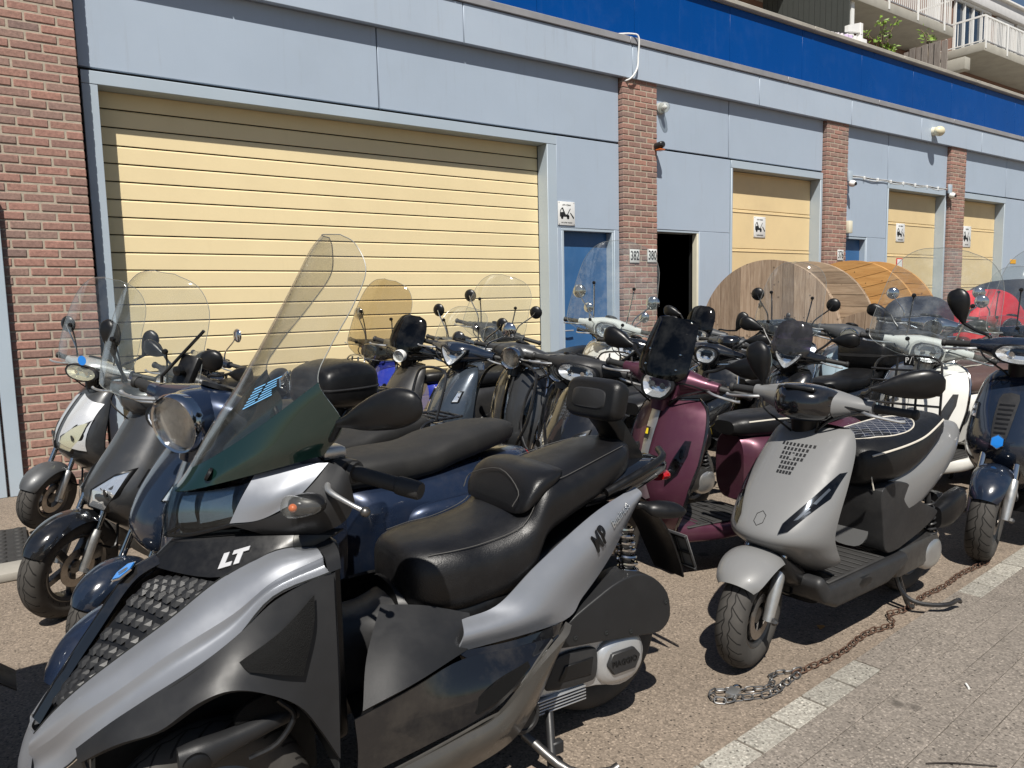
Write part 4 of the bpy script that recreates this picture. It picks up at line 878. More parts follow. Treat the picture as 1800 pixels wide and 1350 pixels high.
def front_rack(s, mt=None):
    mt = mt or TUBEB
    P = [[(1.08, q*.20, .40), (1.17, q*.215, .56), (1.15, q*.21, .82), (1.12, q*.17, .925), (1.10, 0, .945)] for q in (-1, 1)]
    P += [[(1.11, q*.075, .48), (1.17, q*.07, .58), (1.13, q*.065, .93)] for q in (-1, 1)]
    P += [[(1.165, -.21, z), (1.18, 0, z), (1.165, .21, z)] for z in (.58, .65, .72, .79, .86)]
    P += [[(1.165, q*.21, .58), (1.30, q*.205, .60), (1.44, q*.19, .62), (1.45, 0, .622)] for q in (-1, 1)]+[[(1.20+.06*i, -.205, .59+.007*i), (1.20+.06*i, .205, .59+.007*i)] for i in range(4)]
    return s.tubes('front_rack', P, .0075, mt)
def rear_rack(s, mt=None, z=.80, hoop=False):
    mt = mt or TUBEB
    P = [[(-.15, q*.11, z-.12), (-.22, q*.11, z-.02), (-.30, q*.11, z), (-.50, q*.10, z)] for q in (-1, 1)]
    P += [[(-.28-.07*i, -.11, z), (-.28-.07*i, .11, z)] for i in range(4)]
    if hoop: P += [[(-.30, -.12, z), (-.36, -.125, z+.2), (-.38, -.08, z+.26), (-.38, .08, z+.26), (-.36, .125, z+.2), (-.30, .12, z)]]
    return s.tubes('rear_rack', P, .008, mt)
def top_case(s, z=.80, dx=0):
    t = s.add('top_case', mv(loft([(-.02, 0, z+.12, .17, .07, 4), (-.06, 0, z+.13, .205, .12, 4), (-.22, 0, z+.14, .225, .145, 4), (-.38, 0, z+.135, .205, .13, 4), (-.43, 0, z+.13, .17, .08, 4)], 'x', 32, 4), dx), PL)
    s.add('case_seam', mv(loft([(-.018, 0, z+.125, .176, .012, 4), (-.06, 0, z+.125, .211, .012, 4), (-.22, 0, z+.125, .231, .012, 4), (-.38, 0, z+.125, .211, .012, 4), (-.435, 0, z+.125, .172, .012, 4)], 'x', 32, 4), dx), PLG, t)
    return t

SPZ = [(.30, .98, .10, .10), (.36, 1.05, .14, .17), (.46, 1.15, .17, .20), (.55, 1.175, .19, .205), (.66, 1.13, .17, .20), (.76, 1.06, .13, .185), (.84, .99, .09, .165), (.88, .93, .05, .13)]
def sport(s, body, shieldm=None, headm=None, seatm=VINYL, lamp='wedge', wheelrim=None, screen=None, fly=None, mirrors=('tear', 'tear'), fendm=None, grille=None, lights='slit', piping=None, rearrack=False, SZ=None, mirtip=None, mirm=None, seat=None, r=.205, fa=(30, 122), fg=.022, visor=None, badge=None, floorm=None, lens=None, fscale=1.0, lampz=None, headless=False, mirtilt=0, mirsize=1.0, fork_sides=(-1, 1), hdx=0, xw=None, panel=None, skirt=True):
    shieldm = shieldm or body; headm = headm or body; SZ = SZ or SPZ
    T = [tuple(cr(SZ, i/6)) for i in range((len(SZ)-1)*6+1)]      # z, x front, depth, half width
    E = 2.1
    def fx(y, z):
        x, d, w = interp(T, z); u = min(abs(y)/w, .999); return x-d+d*(1-u**E)**(1/E)
    V, F = [], []; n = 28; N = len(T)
    for z, x, d, w in T:
        for j in range(n+1):
            a = -pi/2+pi*j/n; sn, c = sin(a), cos(a)
            V.append(V3((x-d+d*abs(c)**(2/E), w*math.copysign(abs(sn)**(2/E), sn), z)))
    G = [V[i*(n+1):(i+1)*(n+1)] for i in range(N)]
    sh = s.add('leg_shield', sheet(G, .008), shieldm); s.fx = fx; s.shield = sh
    s.add('inner_panel', sheet([[(x-d-.01-.035*(1-u*u), w*.96*u, z) for u in [1-2*j/12 for j in range(13)]] for z, x, d, w in T], .012), PL)
    xw = xw or (1.25 if SZ is SPZ else 1.19); s.wheel('front_wheel', xw, r, .11, st=True, rim=wheelrim or STEEL)
    s.fork(xw, r, sides=fork_sides); s.fender(xw, r, fendm or body, fa[0], fa[1], .078*fscale, fg, 72)
    s.add('brake_caliper', rbox(xw-.115, xw-.05, .046, .07, r+.02, r+.09, .01), STEEL, st=True); s.add('brake_hose', tube([(xw-.1, .068, r+.08), (xw-.16, .09, r+.06), (xw-.2, .06, r+.16), (xw-.2, .03, r+.3)], .006, 6), PL, st=True)
    floor_part(s, floorm or PL, floorm or PL, .18); rear_half(s, body, seatm, 'sport', piping, seat, skirt=skirt)
    if not headless:
        kk = 1.0 if lamp == 'visor' else .86
        H = [(-.235, .885, .985, .03, .028), (-.18, .90, .985, .045, .036), (-.11, .925, .985, .07*kk, .055), (-.05, .937, .98, .10*kk, .068), (0, .94, .978, .105*kk, .072), (.05, .937, .98, .10*kk, .068), (.11, .925, .985, .07*kk, .055), (.18, .90, .985, .045, .036), (.235, .885, .985, .03, .028)]
        s.head = s.add('handlebar_cover', mv(loft(H, 'y', 22, 4), hdx), headm, st=True); s.add('steering_neck', loft([(.83, .92+hdx, 0, .045, .05), (.93, .93+hdx, 0, .05, .06)], 'z', 16, 3), PL, st=True)
        s.add('instrument', rot(rbox(.87, .93, -.06, .06, 1.035, 1.052, .01), 'Y', -15, (.9, 0, 1.04)), PL, s.head, st=True)
    hx = lambda y, z: 1.058+hdx-1.9*y*y-1.5*(z-.975)**2-.25*(z-.975)
    if lamp == 'wedge': s.polylamp(smooth_outline([(0, .895), (.045, .93), (.088, .985), (.095, 1.02), (.04, 1.005), (0, .998), (-.04, 1.005), (-.095, 1.02), (-.088, .985), (-.045, .93)], 2), hx, lens=lens)
    elif lamp == 'wide': s.polylamp(smooth_outline([(0, .925), (.08, .935), (.12, .97), (.09, 1.01), (0, 1.02), (-.09, 1.01), (-.12, .97), (-.08, .935)], 2), lambda y, z: hx(y*.8, z), lens=lens)
    elif lamp == 'visor': s.add('visor', mv(loft([(-.12, .935, .985, .04, .05), (-.08, .96, .985, .085, .066), (0, .972, .985, .10, .075), (.08, .96, .985, .085, .066), (.12, .935, .985, .04, .05)], 'y', 22, 4), hdx), visor or GB, st=True)
    elif lamp == 'tiny':
        s.roundlamp((1.06, 0, .955), .04, bez=WHITE, tilt=5, depth=.03)
    s.grip_set(.885+hdx, .985, .22, .36, .05)
    for i, kd in enumerate(mirrors):
        q = 1 if i == 0 else -1
        if kd: tp = mirtip or (.86, .34, 1.13); s.mirror(q, (.89+hdx, q*.16, 1.0), (tp[0], q*tp[1], tp[2]), kd, mt=mirm or PL, tilt=mirtilt, size=mirsize)
    if lights:
        for q in (-1, 1):
            O = {'slit': [(q*.075, .535), (q*.10, .545), (q*.165, .64), (q*.178, .715), (q*.168, .715), (q*.12, .63), (q*.078, .56)], 'big': [(q*.025, .50), (q*.11, .475), (q*.172, .565), (q*.182, .68), (q*.125, .655), (q*.045, .585)], 'ind': [(q*.13, .66), (q*.165, .66), (q*.165, .73), (q*.14, .73)]}[lights]
            s.polylamp(O, fx, lens=LENSD if lights == 'slit' else (lens or LENSC), bez=PL, st=False, depth=.007, off=.013, base=.002, name='front_lamp' if lights == 'big' else 'indicator')
    if panel:
        O = [(.0, .50), (.022, .53), (.038, .62), (.044, .72), (.036, .78), (-.036, .78), (-.044, .72), (-.038, .62), (-.022, .53)]
        pn = s.add('centre_panel', drape(smooth_outline(O, 2), fx, .004, cuts=3), panel, sh)
        for i in range(9): s.add('panel_slat', drape([(-.022-.0015*i, .56+.021*i), (.022+.0015*i, .56+.021*i), (.022+.0015*i, .568+.021*i), (-.022-.0015*i, .568+.021*i)], fx, .006, cuts=1), PLG if panel is not PLG else PL, pn)
    if grille:
        for i in range(6):
            z = .80-.016*i
            for j in range(-4, 5):
                y = .017*j*(1-.03*i)
                if abs(j) > 4-i*.45: continue
                s.add('grille_slot', drape([(y-.005, z), (y+.005, z), (y+.0045, z+.010), (y-.0045, z+.010)], fx, .0015, cuts=0), grille, sh, smooth=0)
    if screen:
        mt, hh, ww = screen
        s.screen([(1.03, 1.0, ww*.9), (1.01, 1.10, ww), (.97, 1.10+hh*.35, ww*.98), (.91, 1.1+hh*.7, ww*.9), (.87, 1.1+hh*.92, ww*.62), (.86, 1.1+hh, ww*.2)], mt, brackets=[((.93, .13, 1.0), (.97, .16, 1.1+hh*.3))])
    if fly: s.screen([(1.04, 1.0, .12), (1.03, 1.05, .135), (.99, 1.14, .13), (.95, 1.21, .10), (.935, 1.235, .04)], fly, th=.004, name='fly_screen')
    if rearrack: rear_rack(s, hoop=rearrack == 'hoop')
    if badge: s.letter(badge, .06, (fx(0, .6)+.006, 0, .6), (0, 1, 0), (-.4, 0, 1), CHROME, sh)
    return sh
# ------------------------------------------------------------------ the parked scooters
NAVY = paint('navy_paint', (.016, .027, .058), .3, metal=.45); ROYAL = paint('royal_blue', (.02, .035, .30), .2); MAROON = paint('matt_maroon', (.105, .034, .058), .38, metal=.45, coat=.25)
SILVER = paint('silver_paint', (.60, .61, .62), .28, metal=.4); DGREY = paint('dark_grey_paint', (.045, .047, .05), .35, metal=.3, coat=.5); BLK = paint('black_paint', (.008, .0085, .01), .16); BLKM = paint('matt_black_paint', (.02, .02, .021), .42, coat=.2)
WHITEP = paint('white_scooter_paint', (.72, .71, .67), .2); SLATE = paint('slate_paint', (.05, .065, .085), .24, metal=.4); GREYP = paint('mid_grey_paint', (.075, .078, .082), .45, metal=.3, coat=.2); REDPT = paint('red_scooter_paint', (.5, .012, .015), .2); BLUEW = paint('pale_blue_paint', (.45, .58, .66), .3); DBLUE = paint('midnight_paint', (.010, .016, .03), .16)
BLUEB = mat('bright_blue_sticker', (.02, .22, .70), .35)

# --- front row, on the left of the picture
B_ = Scooter('navy_scooter', 'navy blue scooter with big round headlight beside the tall green-based windscreen', (1.558, 2.76), 189, 1, 26, scale=1.09)
vespa(B_, NAVY, rimm=NAVY, tie=NAVY, lamp='round', lampr=.082, mirrors=(None, None), seatm=VINYLG, grips=True, led=True, xw=1.22, fa=(30, 132))
for o in list(B_.root.children):
    if o.name.startswith('headlight'): bpy.data.objects.remove(o.children[0]) if False else None
E_ = Scooter('dark_blue_scooter', 'dark blue scooter with phone holder on its bars, behind the navy scooter', (1.545, 3.50), 190, 3, 26)
sport(E_, DBLUE, lamp='wide', seatm=VINYLG, mirrors=('tear', None), rearrack='hoop', lights='ind', mirtip=(.86, .30, 1.1))
ph = E_.add('phone_holder', tf(rbox(-.02, .02, -.045, .045, -.08, .08, .012), Matrix.Translation((.90, -.06, 1.13)) @ Matrix.Rotation(radians(-25), 4, 'Y')), PL, st=True)
E_.add('holder_clamp', tube([(.9, -.06, 1.03), (.9, -.06, 1.08)], .016, 10, 1), PL, ph, st=True); E_.add('holder_knob', lathe([(0, .03), (.02, .025), (.022, 0), (0, -.005)], 14, 'x', (.93, -.06, 1.15)), PL, ph, st=True)
E_.add('bare_mirror_rod', tube([(.92, -.17, 1.0), (.93, -.16, 1.1), (.86, -.02, 1.32)], .007, 8, 1), TUBEB, st=True)
E_.add('cream_cloth', sheet([[(.80+.02*i, .08+.05*j, 1.04-.02*j+.01*sin(i*2+j)) for j in range(6)] for i in range(4)], .004), CREAMW)
C_ = Scooter('graphite_scooter', 'graphite sport scooter with angular headlight low on its front and a black top case', (1.46, 4.30), 196, 2, 22)
sport(C_, DGREY, fendm=BLK, lamp=None, lights='big', mirrors=('tear', 'tall'), screen=(CLEAR, .50, .30), wheelrim=STEEL, mirtip=(.86, .30, 1.22), SZ=[(.30, 1.0, .10, .12), (.38, 1.10, .16, .17), (.48, 1.20, .2, .2), (.56, 1.22, .22, .215), (.66, 1.15, .18, .21), (.78, 1.06, .14, .19), (.9, .98, .1, .16), (.98, .93, .06, .13)], r=.245, xw=1.32)
rear_rack(C_); top_case(C_, .80)
D_ = Scooter('silver_scooter', 'silver and black scooter with clear windscreen nearest the brick wall', (1.45, 6.02), 198, 2, 28, scale=1.05)
sport(D_, BLKM, shieldm=DGREY, fendm=GREYP, headm=SILVER, lamp='wide', mirrors=('tall', 'round'), screen=(CLEAR, .46, .28), lights='big', lens=LENSY, mirm=PL, rearrack=True, mirtip=(.84, .3, 1.2))
for q in (-1, 1): D_.add('front_flank', sheet([[V3((D_.fx(q*(.03+.15*i/6), .55+.28*j/8-.06*i/6)+.007, q*(.03+.15*i/6), .55+.28*j/8-.06*i/6)) for j in range(9)] for i in range(7)], .003), SILVER, D_.shield)
D_.add('round_sticker', lathe([(.03, 0), (.03, .001), (0, .001)], 20, 'x', (1.07, .02, 1.06)), BLUEB, st=True)
F_ = Scooter('black_tail_scooter', 'dark scooter mostly out of the picture at the lower left edge', (-.47, 2.62), 180, 0, 0)
vespa(F_, BLK, mirrors=(None, None), seatm=VINYL)
for o in list(F_.root.children):
    if o.name.startswith(('number_plate', 'tail_lamp')): bpy.data.objects.remove(o)
top_case(F_, .86, .17)  # unseen case, added beyond the left edge to shade the ground there

# --- second row
Z = Scooter('grey_scooter', 'plain light grey small scooter with black quilted seat, front wheel beside the chain', (3.46, 1.75), 182.5, 0, 12)
ZG = mat('nardo_grey', (.182, .183, .183), .42, coat=.4, spec=.3, var=.02, vs=3, dirt=.05, dcol=(.2, .18, .15), ds=7)
ZSZ = [(.33, .93, .08, .10), (.38, 1.02, .14, .17), (.45, 1.13, .19, .19), (.51, 1.195, .22, .20), (.59, 1.14, .185, .205), (.69, 1.04, .15, .20), (.80, .925, .11, .185), (.86, .855, .07, .165), (.885, .815, .04, .14)]
zs_seat = [(.60, 0, .70, .08, .05, 3), (.565, 0, .70, .13, .085, 3), (.46, 0, .705, .165, .105, 3), (.32, 0, .715, .175, .105, 3), (.18, 0, .735, .17, .09, 3), (.03, 0, .765, .15, .075, 3), (-.12, 0, .785, .115, .06, 3), (-.2, 0, .79, .06, .04, 3)]
sport(Z, ZG, lamp='visor', SZ=ZSZ, r=.21, hdx=-.12, fscale=1.32, fa=(44, 128), fg=.045, skirt=False, mirrors=(None, None), seat=zs_seat, piping=PIPING, lights=None)
Z.mirror(1, (.77, .19, 1.0), (.775, .345, 1.09), 'tear', PL, size=1.35, tilt=4, yaw=24, asp=.78); Z.mirror(-1, (.77, -.19, 1.0), (.74, -.24, 1.10), 'tall', PL, size=1.0)
for i in range(7):
    zz = .815-.0155*i
    for j in range(-4, 5):
        y = .0165*j*(1-.035*i)
        if abs(j) > 4.3-i*.36: continue
        Z.add('vent_slot', drape([(y-.0045, zz), (y+.0055, zz), (y+.0045, zz+.0105), (y-.0055, zz+.0105)], Z.fx, .0012, cuts=0), BLACKPRINT, Z.shield, smooth=0)
Z.add('lock_cover', drape([(-.006, .772), (.006, .772), (.006, .79), (-.006, .79)], Z.fx, .003, cuts=0), ZG, Z.shield, smooth=0)
for q in (-1, 1):
    O = [(q*.088, .537), (q*.115, .548), (q*.186, .655), (q*.192, .74), (q*.180, .738), (q*.138, .65), (q*.09, .572)]
    lp = Z.add('front_lamp', drape(O, Z.fx, .0035, cuts=2), GB, Z.shield)
    for O2_ in ([(q*.118, .583), (q*.130, .588), (q*.150, .625), (q*.142, .628)], [(q*.150, .640), (q*.160, .638), (q*.178, .685), (q*.172, .69)], [(q*.142, .60), (q*.155, .612), (q*.151, .618), (q*.139, .606)]): Z.add('lamp_strip', drape(O2_, Z.fx, .0055, cuts=1), mat('lamp_diffuser', (.6, .62, .64), .25), lp)
    Z.add('lamp_cover', drape(O, Z.fx, .0085, cuts=2), LENSD, lp)
hx6 = [(.022*cos(radians(90+60*i)), .575+.024*sin(radians(90+60*i))) for i in range(6)]
Z.add('hexagon_outline', tube([(Z.fx(a, b)+.0015, a, b) for a, b in hx6], .0012, 5, 1, closed=True), PLG, Z.shield)
Z.add('under_seat_panel', prism(smooth_outline([(.50, .34), (.525, .45), (.54, .60), (.42, .62), (.28, .58), (.20, .50), (.06, .44), (.02, .41), (.12, .37), (.3, .335), (.42, .32)], 3), -.16, .16, 'xz', .035, 3), PLG)
for o in list(Z.root.children):
    if o.name.startswith('number_plate'): bpy.data.objects.remove(o)
    elif o.name.startswith('floorboard'): o.location.z += .03
def ztop(x, y):
    pr = [(p, c, w, h, e) for p, _, c, w, h, e in zs_seat][::-1]; c, w, h, e = interp(pr, x); return c+h*(1-min(abs(y)/w, .99)**e)**(1/e)
zseat = [o for o in Z.root.children if o.name.startswith('seat')][0]
QN = mat('navy_quilt', (.008, .012, .028), .45, bump=.4, bs=200)
QG = [[(.29+.235*r/6*cos(a), .125*r/6*sin(a)) for a in [2*pi*i/36 for i in range(37)]] for r in range(7)]
Z.add('quilted_panel', ([V3((x, y, ztop(x, y)+.0006)) for r in QG for x, y in r], [[i*37+j, i*37+j+1, (i+1)*37+j+1, (i+1)*37+j] for i in range(6) for j in range(36)]), QN, zseat)
def inr(x, y): return ((x-.29)/.235)**2+(y/.125)**2 < 1
for d in (-1, 1):
    for k in range(-6, 7):
        run = []
        for t in range(-60, 61):
            x = .29+t*.005; y = d*(x-.29)*.75+k*.046
            if inr(x, y): run.append((x, y, ztop(x, y)+.0008))
        if len(run) > 3: Z.add('quilt_stitch', tube(run[::3]+[run[-1]], .0008, 4, 1), THREAD, zseat)
ring = [(.29+.235*cos(a), .125*sin(a)) for a in [2*pi*i/40 for i in range(40)]]
Z.add('quilt_piping', tube([(x, y, ztop(x, y)+.001) for x, y in ring], .003, 6, 1, closed=True), PIPING, zseat)
Z.add('seat_seam', tube([(.55, .128, .60), (.565, .12, .68), (.55, .11, .745), (.50, .10, .79)], .0028, 5), PIPING, zseat)
Z.add('stand_lever', tube([(.28, .10, .17), (.27, .13, .09), (.25, .19, .055), (.17, .27, .05), (.10, .29, .06), (.075, .29, .045)], .010, 8), TUBEB)
Z.add('air_box', loft([(.0, .14, .38, .03, .05, 3), (-.1, .15, .40, .04, .07, 3), (-.25, .14, .42, .035, .06, 3), (-.3, .13, .42, .02, .03, 3)], 'x', 18, 3), PL)
Z.add('chin', loft([(1.0, 0, .33, .10, .05, 3), (1.08, 0, .37, .11, .05, 3), (1.13, 0, .42, .10, .03, 3)], 'x', 20, 3), PL)
Z.add('floor_flank', prism([(.30, .25), (.33, .302), (.95, .302), (1.0, .36), (1.04, .33), (.99, .245), (.9, .205), (.5, .20)], -.178, .178, 'xz', .022, 3), PLG)
N_ = Scooter('maroon_scooter', 'matt maroon scooter with black fly screen and one black mirror', (3.68, 2.44), 172, 0, 26, scale=1.03)
vespa(N_, MAROON, lamp='trap', headm=MAROON, fly=BLKSCR, mirrors=('tear', 'tear'), piping=PIPING, rimm=BLK, tie=ALU, led='dark', mirtip=(.86, .34, 1.10), mirm=PL)
for O, m_ in (([(-.016, .70), (.016, .70), (.016, .755), (-.016, .755)], BLACKPRINT), ([(-.010, .722), (.010, .722), (.004, .748), (-.010, .748)], mat('yellow_badge', (.8, .6, .02), .4))):
    N_.add('badge', drape(O, lambda y, z: interp(VZ, z)[0]+.02, .004 if m_ is BLACKPRINT else .006, cuts=0), m_, smooth=0)
M_ = Scooter('gloss_black_scooter', 'gloss black scooter with clear beak headlight and mesh vents, behind the backrest', (3.70, 3.28), 184, 0, 24, scale=1.04)
sport(M_, BLK, lamp='wide', grille=PLG, lights='big', mirrors=('tear', None), headm=PLG, lens=LENSC, SZ=[(.30, .98, .10, .12), (.36, 1.05, .14, .19), (.46, 1.15, .17, .22), (.55, 1.175, .19, .225), (.66, 1.13, .17, .22), (.76, 1.06, .13, .205), (.84, .99, .09, .185), (.88, .93, .05, .15)])
K_ = Scooter('red_vent_scooter', 'dark grey scooter with three red vents and a black crash bar on its leg shield', (4.06, 4.40), 184, 0, 26, scale=1.06)
vespa(K_, DGREY, rimm=CHROME, tie=CHROME, vents=mat('red_vent', (.5, .01, .012), .3), crash=True, led='dark', mirrors=(None, None), lamp='round')
I_ = Scooter('slate_scooter', 'slate blue scooter with triangular headlight', (3.78, 4.72), 184, 0, 28, scale=1.08)
sport(I_, SLATE, lamp='wedge', lights='ind', headm=DBLUE, mirrors=('round', None), mirm=CHROME, mirtip=(.86, .3, 1.18))
H_ = Scooter('fly_screen_scooter', 'black scooter with a tiny ring headlight under a black fly screen', (3.62, 5.22), 184, 0, 30, scale=1.08)
sport(H_, BLKM, headm=BLK, lamp='tiny', fly=BLKSCR, mirrors=('round', None), lights=None, rearrack=True, mirm=BLK)
G_ = Scooter('royal_blue_scooter', 'royal blue scooter with chrome front rack and brown-tinted windscreen by the roller door', (3.72, 5.95), 178, 0, 30, scale=1.05)
vespa(G_, ROYAL, lamp='round', screen=(SMOKE, .46, .28), headm=BLKM, mirrors=('round', 'round')); front_rack(G_, CHROME)
J_ = Scooter('tall_black_scooter', 'black scooter with high round headlight and clear screen near the blue door', (5.05, 6.05), 182, 0, 38, scale=1.15)
vespa(J_, BLK, lamp='round', screen=(CLEAR, .36, .26), mirrors=('round', 'round'), mirm=PL, headm=DGREY)
L_s = Scooter('white_scooter', 'white scooter with six-sided headlight and scratched screen in front of the blue door', (5.80, 5.42), 192, 0, 26, scale=1.18)
vespa(L_s, WHITEP, lamp='trap', screen=(CLEAR2, .56, .33), mirrors=('round', 'round'))

# --- third row and beyond
V_ = Scooter('midnight_scooter', 'midnight blue scooter with blue hexagon badge at the right edge', (5.55, 1.70), 181, 0, 14, scale=1.1)
sport(V_, DBLUE, lamp='wide', lights='ind', mirrors=('tear', 'tall'), mirtip=(.84, .32, 1.17), fork_sides=(1, -1), panel=PLG, r=.225)
for r_, o_, m_ in ((.034, .010, CHROME), (.029, .012, BLUEB)): V_.add('hexagon_badge', drape([(r_*cos(radians(30+60*i)), .565+r_*1.05*sin(radians(30+60*i))) for i in range(6)], V_.fx, o_, cuts=0), m_, V_.shield, smooth=0)
U_ = Scooter('white_rack_scooter', 'white scooter with brown seat, black front rack and clear windscreen', (6.06, 2.46), 180, 0, 32, scale=1.06)
vespa(U_, WHITEP, lamp='trap', seatm=BROWN, frontrack=True, screen=(CLEAR2, .50, .33), mirrors=(None, None), bez=BLK)
pb = U_.add('rack_badge', rbox(1.125, 1.131, -.03, .03, .885, .945, .004, 1), PL); U_.letter('P', .045, (1.1325, -.008, .917), (0, 1, 0), (0, 0, 1), WHITE, pb); U_.add('badge_stroke', tube([(1.1325, .008, .895), (1.1325, .022, .938)], .0018, 4, 1), WHITE, pb)
Q_ = Scooter('black_beaked_scooter', 'black scooter with narrow beak headlight, violet fly screen and slatted front', (5.62, 3.24), 181, 0, 24)
sport(Q_, BLK, lamp='wedge', fly=PURSCR, mirrors=('tear', 'tear'), lights='ind', mirtip=(.84, .33, 1.14), panel=PL); rear_rack(Q_); top_case(Q_)
Q_.letter('K', .07, (Q_.fx(0, .79)+.014, 0, .785), (0, 1, 0), (-.55, 0, .83), CHROME, Q_.shield, sx=1.3)
O_ = Scooter('led_strip_scooter', 'black scooter with upright lamp strips on its leg shield, behind the maroon one', (5.58, 3.92), 180, 0, 24)
vespa(O_, BLK, lamp='trap', led=True, mirrors=('tear', 'tear'), rimm=CHROME, mirtip=(.86, .33, 1.12))
P_ = Scooter('matt_grey_scooter', 'matt grey small scooter with vent grid on its front, behind the black beaked one', (6.62, 4.55), 180, 0, 15)
sport(P_, GREYP, lamp='visor', grille=BLACKPRINT, mirrors=('tear', None), lights=None)
S_ = Scooter('round_mirror_scooter', 'dark scooter with tall clear screen and two round black mirrors before the reel', (7.05, 4.16), 180, 0, 24, scale=1.13)
vespa(S_, SLATE, lamp='trap', screen=(CLEAR, .42, .24), mirrors=('round', 'round'), mirm=PL, mirstem=TUBEB)
O2 = Scooter('grey_screen_scooter', 'dark grey scooter with black fly screen in front of the open dark doorway', (6.85, 5.05), 180, 0, 20, scale=1.08)
sport(O2, BLKM, headm=GREYP, lamp='wide', fly=BLKSCR, mirrors=('tall', 'tear'), lights=None)
R_ = Scooter('pale_blue_scooter', 'scooter with yellowed round headlight and pale blue leg shield', (7.28, 3.72), 180, 0, 34, scale=1.08)
vespa(R_, BLUEW, lamp='round', lamp_lens=LENSY, headm=GREYP, mirrors=(None, None), seatm=VINYLG)
T_ = Scooter('chrome_bar_scooter', 'old black scooter with chrome handlebar and chrome mirror by the wooden reels', (8.35, 3.55), 184, 0, 20, scale=1.12)
vespa(T_, BLK, lamp='round', mirrors=('round', None), headm=CHROME)
W_ = Scooter('red_scooter', 'bright red scooter with clear screen at the far right', (9.35, 3.30), 184, 0, 25, scale=1.1)
vespa(W_, REDPT, lamp='round', screen=(CLEAR, .4, .25), mirrors=('round', 'round'))
# --- more machines filling the rows
def fill(name, lab, loc, head, steer, kind, body, sc=1.0, **k):
    q = Scooter(name, lab, loc, head, 0, steer, scale=sc); (vespa if kind == 'v' else sport)(q, body, **k); return q
X1 = fill('grey_seat_scooter', 'black scooter with grey seat, rear rack and red tail lamp before the roller door', (1.86, 4.95), 184, 30, 's', BLKM, seatm=VINYLG, lamp='wide', lights=None, mirrors=('tear', 'tear'), mirtip=(.84, .36, 1.08), rearrack=True)
X2 = fill('old_dark_scooter', 'dark scooter close to the roller door with only bars and a mirror in view', (2.35, 6.25), 178, 20, 'v', DBLUE, 1.02, lamp='round', mirrors=('round', None), seatm=VINYLG, rearrack=True)
X3 = fill('naked_bar_scooter', 'black scooter with bare chrome handlebar between the red-vent and gloss black ones', (4.02, 3.80), 180, 22, 'v', BLK, lamp='round', headm=TUBEG, mirrors=(None, None), crash=True)
X4 = fill('rack_scooter', 'black scooter with tubular front rack behind the maroon one', (5.45, 4.62), 180, 20, 'v', BLK, 1.03, lamp='trap', mirrors=('round', None), frontrack=True, mirm=PL)
X5 = fill('small_screen_scooter', 'slate scooter with low clear screen beside the royal blue one', (4.30, 5.55), 182, 30, 'v', SLATE, 1.06, lamp='round', screen=(CLEAR, .2, .2), mirrors=('round', 'round'), mirm=PL)
X6 = fill('silver_front_scooter', 'silver-fronted scooter before the brick pier between white and black ones', (6.35, 5.95), 184, 26, 'v', SILVER, 1.05, lamp='round', headm=BLK, mirrors=('round', 'round'))
X7 = fill('brown_seat_scooter', 'dark grey scooter with brown seat behind the white one with the rack', (7.15, 3.05), 180, 26, 'v', DGREY, 1.05, lamp='trap', seatm=BROWN, mirrors=('tear', 'tear'), piping=PIPING, mirtip=(.86, .33, 1.14))
X8 = fill('green_headlight_scooter', 'black scooter with olive round headlight in front of the red cloth', (8.75, 3.95), 190, 20, 'v', BLK, 1.12, lamp='round', lamp_lens=LENSY, mirrors=(None, 'round'), headm=BLK)
X9 = fill('far_black_scooter', 'black scooter with large screen at the far right edge', (7.45, 2.35), 182, 22, 'v', DBLUE, 1.08, lamp='trap', screen=(CLEAR, .5, .3), mirrors=('tear', None), mirtip=(.86, .33, 1.15))
# ------------------------------------------------------------------ the three-wheeled scooter in front
SILV = mat('satin_silver_grey', (.27, .283, .31), .38, metal=.5, coat=.1, var=.03, vs=3, dirt=.05, dcol=(.2, .19, .17), ds=9)
SILV.node_tree.nodes['Principled BSDF'].inputs['Coat Roughness'].default_value = .25
GRAPH = mat('graphite_plastic', (.016, .0163, .0175), .44, spec=.38, var=.06, vs=6, bump=.35, bs=900, bdist=.0006, dirt=.08, dcol=(.07, .068, .065), ds=6)
GREEN = paint('dark_green_gloss', (.0045, .017, .0145), .08, dirt=.05)
MESHM = mat('black_mesh', (.004, .004, .004), .7, spec=.2, bump=1.0, bs=420, bdist=.003)
BRONZE = mat('scuffed_sill', (.085, .08, .072), .33, metal=.35, var=.15, vs=4, coat=.3, dirt=.3, dcol=(.2, .17, .13), ds=5)
BLUEP = mat('blue_badge', (.01, .20, .62), .25, coat=.6); BLUEL = mat('pale_blue_print', (.16, .42, .72), .5)
mp = Scooter('three_wheeled_scooter', 'large silver-grey three-wheeled scooter with tall windscreen and dark green screen base in front', (1.6, 1.87), 177, 0, 0)
R = mp.root
def both(n, m, mt, par=None, par2=None, smooth=40):
    a = ob(n, m, mt, par or R, smooth=smooth); b = ob(n, mir(m), mt, par2 or par or R, smooth=smooth); return a, b
SU = [(1.0, .24, .832), (1.087, .215, .833), (1.206, .18, .781), (1.321, .15, .697), (1.426, .115, .623), (1.5, .09, .568), (1.557, .07, .517), (1.599, .05, .467)]
SCr = [(1.006, .302, .822), (1.113, .288, .786), (1.205, .272, .722), (1.335, .24, .652), (1.435, .197, .58), (1.505, .155, .528), (1.561, .105, .468), (1.611, .06, .423)]
SLo = [(.998, .34, .801), (1.127, .330, .769), (1.222, .325, .682), (1.347, .30, .608), (1.442, .25, .538), (1.506, .195, .473), (1.548, .13, .411), (1.615, .07, .36)]
